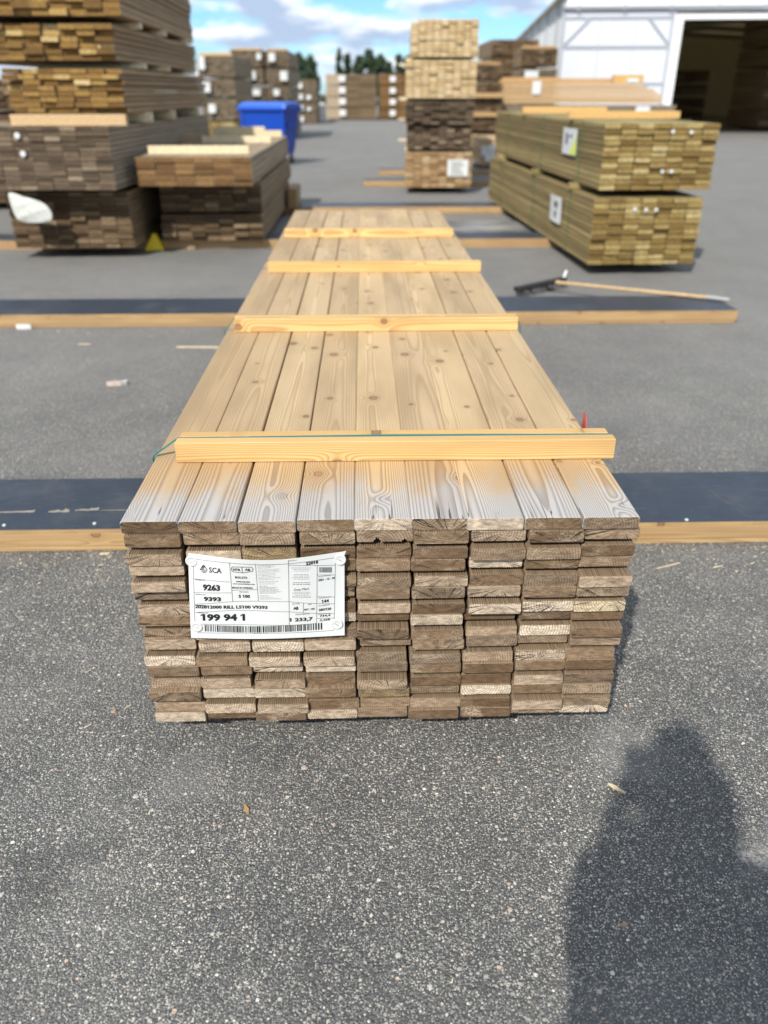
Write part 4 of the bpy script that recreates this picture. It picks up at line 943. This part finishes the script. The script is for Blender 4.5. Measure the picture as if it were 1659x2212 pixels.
    for (u0, v0, hh, n, mt, nm) in ((9.2, 5.5, .78, 6, DARK, 'right'), (6.6, 14.0, .62, 4, DARK, 'middle'), (1.0, 7.0, .5, 2, DARK, 'left')):
        for i in range(n):
            st = MB()
            for a in range(5):
                for b in range(4):
                    x0 = u0 + b * .62; z0 = .1 + i * hh + a * (hh - .1) / 5
                    st.cbox(x0, v0 - CY_ * 0, z0, x0 + .6, v0 + 4.5, z0 + (hh - .1) / 5 - .01, .01, 'y', rnd=RB.random(), org=O, rot=R)
            o_ = st.build('stored_timber', mt, label=('lowest', 'second', 'third', 'fourth', 'fifth', 'topmost')[i] + ' dim timber bundle of the ' + nm + ' stack inside the white shed', cat='timber bundle')
shed()

# ------------------------------------------------------------------ blue waste container
def container():
    BL = flat('blue_plastic', (.003, .060, .42), .38, .06, 3); BL2 = flat('blue_lid_plastic', (.025, .12, .58), .3, .06, 3)
    cx, cy = -2.12, 20.0; r = empty('waste_container', (cx, cy, 0), label='large blue wheeled waste container with closed rounded lid behind the rust brown stack', cat='waste container')
    m = MB(); lv = [(.22, .50, .36), (.35, .54, .40), (.95, .62, .47), (1.10, .64, .49)]
    vs = []
    for z, hx, hy in lv:
        c = .07
        pr = [(-hx + c, -hy), (hx - c, -hy), (hx, -hy + c), (hx, hy - c), (hx - c, hy), (-hx + c, hy), (-hx, hy - c), (-hx, -hy + c)]
        vs += [(cx + a, cy + b, z) for a, b in pr]
    fs = [tuple(range(8))[::-1], tuple(range(24, 32))]
    for k in range(3): fs += [(k * 8 + i, k * 8 + (i + 1) % 8, (k + 1) * 8 + (i + 1) % 8, (k + 1) * 8 + i) for i in range(8)]
    m.add(vs, fs); m.build('body', BL, r)
    m = MB(); m.cbox(cx - .70, cy - .56, 1.10, cx + .70, cy + .54, 1.17, .02, 'x'); m.build('rim', BL, r)
    m = MB(); n = 12; vs = []
    for i in range(n + 1):
        a = pi * i / n; yy = cy - .52 * cos(a); zz = 1.172 + .11 * sin(a) ** .7
        for xx in (-.69, -.64, 0, .64, .69): vs.append((cx + xx, yy, zz - (.03 if abs(xx) > .66 else 0)))
    m.add(vs, [(i * 5 + k, i * 5 + k + 1, (i + 1) * 5 + k + 1, (i + 1) * 5 + k) for i in range(n) for k in range(4)] + [tuple(i * 5 for i in range(n + 1)), tuple(i * 5 + 4 for i in range(n, -1, -1))]); m.build('lid', BL2, r, smooth=False)
    for sx in (-1, 1):
        m = MB(); m.cbox(cx + sx * .655 - .03, cy - .30, .78, cx + sx * .655 + .03, cy + .30, .84, .008, 'y'); m.build('handle', BL, r)
        m = MB(); m.cbox(cx + sx * .60 - .04, cy - .51, .30, cx + sx * .60 + .04, cy - .475, 1.09, .008, 'z'); m.build('corner_rib', BL, r)
        for sy in (-1, 1):
            m = MB(); x, y = cx + sx * .43, cy + sy * .30; m.tube([(x - .03, y, .1), (x + .03, y, .1)], .1, 18)
            wq = m.build('wheel', BLACK, r); m = MB(); m.box(x - .04, y - .05, .10, x + .04, y + .05, .22); m.build('fork', STEEL, wq)
container()
for o_ in COL.objects:
    if o_.name.startswith('waste_container'): o_.rotation_euler = (0, 0, -.36); o_.scale = (.84, .84, 1.0); o_.location.x = -2.08

# ------------------------------------------------------------------ broom
def broom():
    HW = wood_simple('broom_handle_wood', [(0, (.55, .38, .2)), (1, (.6, .42, .23))], [(0, (.5, .35, .18)), (1, (.5, .35, .18))])
    a, b = Vector((1.23, 6.42, .07)), Vector((1.70, 6.80, .09)); d = (b - a).normalized()
    r = empty('broom', (1.46, 6.6, 0), label='wide black push broom lying on the asphalt, pale handle resting over the bearer end', cat='broom')
    ang = atan2(d.y, d.x); R = Matrix.Rotation(ang, 3, 'Z')
    L = (b - a).length
    m = MB(); m.cbox(0, -.03, .045, L, .035, .075, .006, 'x', org=tuple(Vector((a.x, a.y, 0))), rot=R); m.build('brush_block', BLACK, r)
    m = MB(); rr = random.Random(2)
    for i in range(70):
        for j in range(4):
            x = L * (i + .5) / 70; y = -.022 + .014 * j
            p = R @ Vector((x, y, .045)) + Vector((a.x, a.y, 0)); q = R @ Vector((x + rr.uniform(-.012, .012), y - .03 + rr.uniform(-.012, .02), .0)) + Vector((a.x, a.y, .004))
            m.tube([p, q], [.004, .0025], 4)
    m.build('bristles', BLACK, r)
    m = MB(); m.tube([(1.50, 6.55, .08), (1.56, 6.50, .10)], .02, 10); m.build('socket', BLACK, r)
    m = MB(); m.tube([(1.53, 6.53, .095), (2.05, 6.18, .105), (2.62, 5.86, .108)], .0135, 10); m.build('handle', HW, r)
    m = MB(); m.tube([(2.56, 5.895, .110), (2.70, 5.815, .105)], .0155, 10); m.build('grip', flat('grey_grip', (.35, .34, .33), .5, .1), r)
    m = MB(); m.tube([(1.695, 6.80, .07), (1.72, 6.83, .12)], .016, 8); m.build('clamp', STEEL, r)
broom()

# ------------------------------------------------------------------ litter: splinters, chips, paper
def chip(x, y, l, wd, ang, mat, label, name='wood_splinter', z=.0, cat='wood splinter', t=.003):
    m = MB(); rr = random.Random(int((x + 5) * 1000)); n = 5; top = []; bot = []
    for i in range(n + 1):
        f = i / n; ww = wd * (.35 + .65 * sin(pi * min(1, f * .9 + .08))) * rr.uniform(.7, 1.1)
        top.append((l * (f - .5), ww / 2 + rr.uniform(-.1, .1) * wd)); bot.append((l * (f - .5), -ww / 2))
    vs = [(a, b, 0) for a, b in bot] + [(a, b, 0) for a, b in top] + [(a, b, t) for a, b in bot] + [(a, b, t) for a, b in top]
    k = n + 1; fs = []
    for i in range(n): fs += [(i, k + i, k + i + 1, i + 1), (2 * k + i, 2 * k + i + 1, 3 * k + i + 1, 3 * k + i), (i, i + 1, 2 * k + i + 1, 2 * k + i), (k + i, 3 * k + i, 3 * k + i + 1, k + i + 1)]
    fs += [(0, 2 * k, 3 * k, k), (n, k + n, 3 * k + n, 2 * k + n)]
    m.add(vs, fs); o = m.build(name, mat, loc=(x, y, .002 + z), label=label, cat=cat); o.rotation_euler = (0, 0, ang)
chip(.585, 1.325, .045, .010, -.75, CREAM, 'yellow splinter at the edge of the head-shaped shadow')
chip(-.285, 1.285, .030, .009, -1.1, LUMB, 'short tan splinter alone on the asphalt left of centre')
chip(1.05, 2.31, .10, .004, .35, CREAM, 'long thin straw-like splinter right of the decking bundle near the bearer')
chip(1.22, 2.30, .04, .004, .3, CREAM, 'small thin splinter right of the long straw-like one')
chip(-.94, 2.44, .035, .010, .2, CREAM, 'pale triangular chip against the near bearer left of the bundle')
chip(-1.41, 4.29, .09, .035, .1, flat('pinkish_stone', (.55, .45, .40), .8, .2, 50), 'pinkish white stone fragment on the asphalt left of the decking bundle', 'rubble', cat='stone', t=.022)
chip(-1.36, 4.31, .035, .03, .9, PLASTIC, 'small white crumb beside the pinkish stone fragment', 'rubble', cat='stone', t=.02)
chip(-2.38, 5.52, .10, .03, .0, PAPER, 'white paper scrap against the second bearer at the left', 'paper_scrap', cat='paper scrap', t=.03)
chip(-1.07, 5.03, .30, .014, -.05, CREAM, 'long pale strip of wood lying left of the decking bundle', t=.006)
chip(-1.84, 5.12, .08, .008, 0, CREAM, 'short pale strip of wood farther left of the long one', t=.004)
chip(-1.81, 8.66, .09, .05, .5, TANW, 'tan wood offcut on the ground in front of the rust brown stack', cat='wood offcut', name='wood_offcut', t=.03)
for i, (x, y, s_) in enumerate(((-.16, 1.41, .010), (.50, .98, .009), (-.55, 1.33, .009), (.28, 1.02, .008), (-.68, 1.62, .011), (.05, .93, .009))):
    m = MB(); rr = random.Random(i); vs = [(rr.uniform(.6, 1) * s_ * cos(a) * (1 - k * .35), rr.uniform(.5, .8) * s_ * sin(a) * (1 - k * .35), k * s_ * .5) for k in (0, 1) for a in [2 * pi * q / 6 for q in range(6)]]
    m.add(vs, [tuple(range(6))[::-1], tuple(range(6, 12))] + [(q, (q + 1) % 6, 6 + (q + 1) % 6, 6 + q) for q in range(6)])
    m.build('pebble', flat('pebble_stone', ((.42, .33, .28), (.38, .26, .2), (.42, .41, .38))[i % 3], .8, .15, 90), loc=(x, y, .001), label=('pinkish pebble left of centre below the bundle', 'small brown pebble inside the shadow near the bottom', 'pale pebble near the left edge below the bundle', 'pinkish pebble just left of the dark shadow', 'pale brown pebble left of the lowest board corner', 'pale pebble near the bottom centre')[i], cat='pebble')
for i, (x, y, z) in enumerate(((-.60, 2.70, .092), (-1.30, 2.50, .092), (-.98, 2.505, .092), (1.16, 2.48, .092))):
    m = MB(); s_ = .007; m.add([(s_ * cos(a) * q, s_ * sin(a) * q, k) for k, q in ((0, 1), (.004, .8)) for a in [2 * pi * j / 7 for j in range(7)]], [tuple(range(7, 14))] + [(q, (q + 1) % 7, 7 + (q + 1) % 7, 7 + q) for q in range(7)])
    m.build('staple_crumb', PLASTIC, loc=(x, y, z - .0015), label=('white crumb on the near dark board by the left edge of the bundle', 'white crumb at the front edge of the near dark board, far left', 'pale crumb at the front edge of the near dark board, left of the bundle', 'white crumb on the dark board right of the bundle')[i], cat='crumb')

m = MB(); rr = random.Random(12)
for i in range(520):
    if i % 5 < 3: x, y = rr.uniform(-1.9, 1.9), 2.43 - abs(rr.gauss(0, .10))
    elif i % 5 == 3 or i % 10 == 4: x, y = rr.uniform(-2.6, 2.8), 5.52 - abs(rr.gauss(0, .14))
    else: x, y = rr.uniform(-1.0, 1.1), rr.uniform(.7, 2.3)
    l, w_ = rr.uniform(.002, .010), rr.uniform(.0008, .002); a = rr.uniform(0, 3.14); d = Vector((cos(a), sin(a), 0)); q = Vector((-sin(a), cos(a), 0)); c = Vector((x, y, .0035))
    m.add([c - d * l - q * w_, c + d * l - q * w_ * .5, c + d * l + q * w_ * .5 + Vector((0, 0, .002)), c - d * l + q * w_], [(0, 1, 2, 3)], rnd=rr.random() + .01)
m.build('sawdust', CREAM, kind='stuff', label='sparse sawdust and shavings along the bearers and round the decking bundle')

# ------------------------------------------------------------------ trees beyond the yard
def tree(x, y, h, wd, kind, label):
    r = empty('pine_tree' if kind else 'deciduous_tree', (x, y, 0), label=label, cat='tree', group='trees beyond the timber yard')
    rr = random.Random(int(x * 31 + 900)); m = MB()
    m.tube([(x, y, 0), (x + .1, y, h * .45), (x, y, h * .93)], [h * .03, h * .02, .02], 7)
    for k in range(7):
        a = rr.uniform(0, 6.28); z = h * rr.uniform(.3, .75); m.tube([(x, y, z), (x + cos(a) * wd * .35, y + sin(a) * wd * .35, z + h * .12)], [.06, .02], 5)
    m.build('trunk', TRUNK, r)
    m = MB(); blobs = []
    for k in range(44 if not kind else 46):
        f = rr.random(); z = h * (.25 + .72 * f)
        rad = wd * .5 * ((1 - f) ** .8 * .95 + .08 if kind else sin(pi * min(.97, f * .8 + .2)) ** .6 * .8)
        a = rr.uniform(0, 6.28); q = rad * sqrt(rr.random()); blobs.append((x + cos(a) * q, y + sin(a) * q, z, wd * rr.uniform(.09, .19)))
    for (bx, by, bz, br) in blobs:
        for j in range(85):
            v = Vector((rr.gauss(0, 1), rr.gauss(0, 1), rr.gauss(0, 1))).normalized() * br * rr.uniform(.4, 1.1); c = Vector((bx, by, bz)) + v * Vector((1, 1, .8)).length / 1.6
            s_ = rr.uniform(.09, .20); u = Vector((rr.gauss(0, 1), rr.gauss(0, 1), rr.gauss(0, 1))).normalized(); w_ = u.orthogonal().normalized()
            m.add([c - u * s_, c + w_ * s_ * .6, c + u * s_, c - w_ * s_ * .6], [(0, 1, 2, 3)], rnd=rr.random() + .001)
    m.build('crown', LEAF, r)
TRUNK = flat('bark', (.10, .075, .055), .9, .3, 4)
t = NT('tree_foliage'); rn = t.attr('rnd').outputs['Fac']; t.color(t.ramp(rn, [(0, (.020, .042, .018)), (.6, (.038, .072, .028)), (1, (.075, .115, .045))])); t.rough(.7); LEAF = t.m
for (x, h, wd, k, lb) in ((-9.3, 4.9, 3.2, 0, 'round dark green tree, leftmost of the distant trees'), (-7.4, 5.9, 2.6, 1, 'pointed tree in the left group of distant trees'), (-6.1, 5.2, 2.6, 0, 'round green tree at the right of the left distant group'),
                       (-2.6, 6.1, 1.6, 1, 'pointed conifer at the left of the middle distant group'), (-1.7, 5.8, 1.6, 1, 'second pointed conifer of the middle distant group'), (-.4, 5.2, 2.4, 0, 'low round tree in the middle distant group'),
                       (.9, 5.9, 2.4, 0, 'tallest round tree in the middle distant group'), (2.2, 5.3, 2.2, 0, 'round tree at the right of the middle distant group'), (3.2, 4.6, 1.6, 0, 'low bushy tree closing the middle distant group'),
                       (4.3, 5.4, 1.9, 1, 'distant tree just left of the tall middle stack'), (5.6, 5.4, 2.2, 0, 'distant round tree half behind the tall middle stack')):
    tree(x, 105 + (int(x * 7) % 5), h, wd, k, lb)
# low scrub along the yard's far edge
m = MB(); rr = random.Random(4)
for i in range(9000):
    x = rr.uniform(-60, 60); hh = 1.6 + .9 * sin(x * .9) * sin(x * .37 + 1) + .3 * sin(x * 3.1); c = Vector((x, 118 + rr.uniform(-1, 1), rr.uniform(0, hh)))
    s_ = rr.uniform(.15, .35); u = Vector((rr.gauss(0, 1), rr.gauss(0, 1), rr.gauss(0, 1))).normalized(); w_ = u.orthogonal().normalized()
    m.add([c - u * s_, c + w_ * s_ * .7, c + u * s_, c - w_ * s_ * .7], [(0, 1, 2, 3)], rnd=rr.random() + .001)
m.build('undergrowth', LEAF, kind='stuff', label='low green scrub along the far edge of the yard')

# ------------------------------------------------------------------ the photographer, whose shadow falls on the asphalt
def skin_mesh(name, chains, mat, parent=None, sub=2, **k):
    """chains: list of [(x,y,z,r),...]; points shared by coordinates are merged"""
    vs = []; rs = []; es = []; idx = {}
    for ch in chains:
        prev = None
        for (x, y, z, r_) in ch:
            key = (round(x, 4), round(y, 4), round(z, 4))
            if key not in idx: idx[key] = len(vs); vs.append((x, y, z)); rs.append(r_)
            i = idx[key]
            if prev is not None and prev != i: es.append((prev, i))
            prev = i
    me = bpy.data.meshes.new(name); me.from_pydata(vs, es, []); me.update()
    ob = bpy.data.objects.new(name, me); COL.objects.link(ob)
    s_ = ob.modifiers.new('skin', 'SKIN'); s_.use_smooth_shade = True
    sv = me.skin_vertices[0].data if me.skin_vertices else None
    if sv is None:
        bpy.context.view_layer.update(); sv = me.skin_vertices[0].data
    for i, r_ in enumerate(rs): rr_ = r_ if isinstance(r_, tuple) else (r_, r_); sv[i].radius = rr_
    sv[0].use_root = True
    b_ = ob.modifiers.new('sub', 'SUBSURF'); b_.levels = sub; b_.render_levels = sub
    dg = bpy.context.evaluated_depsgraph_get(); m2 = bpy.data.meshes.new_from_object(ob.evaluated_get(dg)); m2.name = name
    bpy.data.objects.remove(ob); m2.materials.clear(); m2.materials.append(mat)
    o = bpy.data.objects.new(name, m2); COL.objects.link(o)
    if parent: o.parent = parent; o.matrix_parent_inverse = wm(parent).inverted()
    return tag(o, **k)
def person():
    SK = flat('skin', (.55, .34, .25), .55, .06, 40); HAIR = flat('brown_hair', (.05, .03, .018), .6, .3, 80)
    JK = flat('dark_jacket_cloth', (.03, .035, .05), .9, .15, 60); TR = flat('work_trousers_cloth', (.05, .05, .055), .9, .15, 60); SH = flat('boot_leather', (.03, .02, .015), .6, .1)
    x0, y0 = -.05, -.42
    r = empty('person', (x0, y0, 0), label='person in dark jacket photographing the boards, whose shadow falls at the lower right', cat='person')
    hx, hy = -.005, -.30       # neck
    pel = (x0, y0, .95, (.15, .12)); che = (x0 + .02, y0 + .04, 1.32, (.17, .125)); nk = (hx - .01, hy - .06, 1.50, (.065, .065)); nk2 = (hx, hy, 1.58, .055)
    sp = (x0 + .01, y0 + .02, 1.14, (.14, .11))
    def arm(s):
        sh = (x0 + .02 + s * (.19 if s > 0 else .135), y0 + .06 + (.05 if s < 0 else 0), 1.44 + (.05 if s < 0 else 0), .06); el = (-.085, -.19, 1.12, .042) if s < 0 else (.27, -.24, 1.18, .042); wr = (s * .062, -.085, 1.36, .026)
        return sh, el, wr
    chains = [[pel, sp, che, nk, nk2]]
    for s in (-1, 1):
        sh, el, wr = arm(s); chains += [[che, sh, el, wr, (s * .052, -.055, 1.395, (.030, .016))]]
        hip = (x0 + s * .10, y0, .88, .088); kn = (x0 + s * .12, y0 + .03, .50, .058); an = (x0 + s * .13, y0 - .02, .10, .042); toe = (x0 + s * .15, y0 + .14, .045, .035)
        chains += [[pel, hip, kn, an, toe]]
        # fingers closed round the phone, thumb from the side of the palm
    body = skin_mesh('body', chains, SK, r)
    for s in (-1, 1):
        for k in range(4):
            z = 1.375 + k * .017; L_ = (.9, 1.05, 1.0, .8)[k]
            skin_mesh('finger', [[(s * .053, -.052, z, .009), (s * .047, -.030 , z + .004, .0085), (s * .030, -.026, z + .006, .0075), (s * (.030 - .016 * L_), -.027, z + .006, .0065)]], SK, r, 1)
        skin_mesh('thumb', [[(s * .058, -.070, 1.385, .012), (s * .046, -.078, 1.415, .010), (s * .026, -.068, 1.43, .008)]], SK, r, 1)
    # head: shaped grid, looking forward and down
    hc = Vector((hx + .0, hy + .035, 1.685)); Rt = Matrix.Rotation(-.42, 3, 'X')
    vs = []; nth, nph = 28, 36
    def shape(th, ph):
        d = Vector((sin(th) * sin(ph), sin(th) * cos(ph), cos(th)))       # +y is the face
        rr_ = Vector((.074 * d.x, .095 * d.y, .118 * d.z))
        if d.z < 0: rr_.x *= 1 - .30 * (-d.z) ** 1.5; rr_.y *= 1 - .12 * (-d.z)
        g_ = lambda a, b, s1, s2, am: am * exp(-((d.x - a) / s1) ** 2 - ((d.z - b) / s2) ** 2) if d.y > 0 else 0
        rr_.y += g_(0, -.12, .11, .20, .022) + g_(0, -.30, .13, .10, .010) - g_(.36, .02, .17, .12, .012) - g_(-.36, .02, .17, .12, .012) + g_(0, .16, .5, .10, .006) + g_(0, -.50, .22, .05, .007) - g_(0, -.56, .18, .03, .004) + g_(0, -.62, .2, .05, .006) + g_(0, -.86, .25, .14, .012)
        return rr_
    for i in range(nth + 1):
        for j in range(nph): vs.append(hc + Rt @ shape(pi * i / nth, 2 * pi * j / nph))
    m = MB(); m.add(vs, [(i * nph + j, (i + 1) * nph + j, (i + 1) * nph + (j + 1) % nph, i * nph + (j + 1) % nph) for i in range(nth) for j in range(nph)])
    def blob(mb, c, rad, n=10):
        vv = [hc + Rt @ (Vector(c) + Vector((rad[0] * sin(pi * i / n) * cos(2 * pi * j / n), rad[1] * sin(pi * i / n) * sin(2 * pi * j / n), rad[2] * cos(pi * i / n)))) for i in range(n + 1) for j in range(n)]
        mb.add(vv, [(i * n + j, (i + 1) * n + j, (i + 1) * n + (j + 1) % n, i * n + (j + 1) % n) for i in range(n) for j in range(n)])
    for s in (-1, 1): blob(m, (s * .076, -.005, -.01), (.010, .018, .032))
    m.build('head', SK, r, smooth=True)
    for s in (-1, 1):
        m = MB(); blob(m, (s * .029, .078, .004), (.0125, .0125, .0105)); e_ = m.build('eye', flat('eye_white', (.8, .8, .78), .2, .01), r, smooth=True)
        m = MB(); blob(m, (s * .029, .0875, .002), (.0055, .0045, .0055)); m.build('iris', flat('eye_iris', (.05, .03, .02), .2, .01), e_, smooth=True)
    m = MB(); vs = []
    for i in range(15):
        for j in range(nph):
            th = pi * i / nth; ph = 2 * pi * j / nph
            lim = 1.0 if cos(ph) > .3 else 1.95
            th2 = min(th * 1.9, lim); p = shape(th2, ph); p *= 1.09 + .02 * sin(j * 3.1 + i); vs.append(hc + Rt @ (p + Vector((0, -.003, .002))))
    m.add(vs, [(i * nph + j, (i + 1) * nph + j, (i + 1) * nph + (j + 1) % nph, i * nph + (j + 1) % nph) for i in range(14) for j in range(nph)]); m.build('hair', HAIR, r, smooth=True)
    # clothes: looser surfaces over the same joints
    ch = [[(x0, y0, .86, (.175, .145)), (x0, y0, .95, (.17, .14)), (sp[0], sp[1], sp[2], (.165, .135)), (che[0], che[1], che[2], (.19, .15)), (nk[0], nk[1] + .01, nk[2] + .02, (.115, .11))]]
    for s in (-1, 1):
        sh, el, wr = arm(s); k = .82
        ch.append([(che[0], che[1], che[2], (.19, .15)), (sh[0], sh[1], sh[2], .085 if s < 0 else .08), (el[0], el[1], el[2], .068), (el[0] + (wr[0] - el[0]) * k, el[1] + (wr[1] - el[1]) * k, el[2] + (wr[2] - el[2]) * k, .085 if s < 0 else .056)])
    skin_mesh('jacket', ch, JK, r)
    skin_mesh('hood', [[(nk[0], nk[1], nk[2] - .06, (.13, .11)), (hx, hy - .05, 1.58, (.115, .10)), (hx + .005, hy - .03, 1.68, (.112, .11)), (hx + .005, hy - .025, 1.755, (.088, .085))]], JK, r)
    ch = [[(x0, y0, 1.0, (.155, .13)), (x0, y0, .94, (.165, .14))]]
    for s in (-1, 1): ch.append([(x0, y0, .94, (.165, .14)), (x0 + s * .10, y0, .86, .105), (x0 + s * .12, y0 + .03, .50, .078), (x0 + s * .13, y0 - .02, .13, .068)])
    skin_mesh('trousers', ch, TR, r)
    for s in (-1, 1): skin_mesh('boot', [[(x0 + s * .13, y0 - .03, .14, .055), (x0 + s * .13, y0 - .03, .052, .05), (x0 + s * .14, y0 + .06, .048, .046), (x0 + s * .155, y0 + .17, .04, .038)]], SH, r)
person()
m = MB(); Rt = Matrix.Rotation(-PITCH, 3, 'X')
m.cbox(-.038, -.0085, -.075, .038, .0, .075, .003, 'z', org=(0, -.030, 1.435), rot=Rt)
ph = m.build('smartphone', BLACK, label='black smartphone held up by the person photographing the boards', cat='phone')
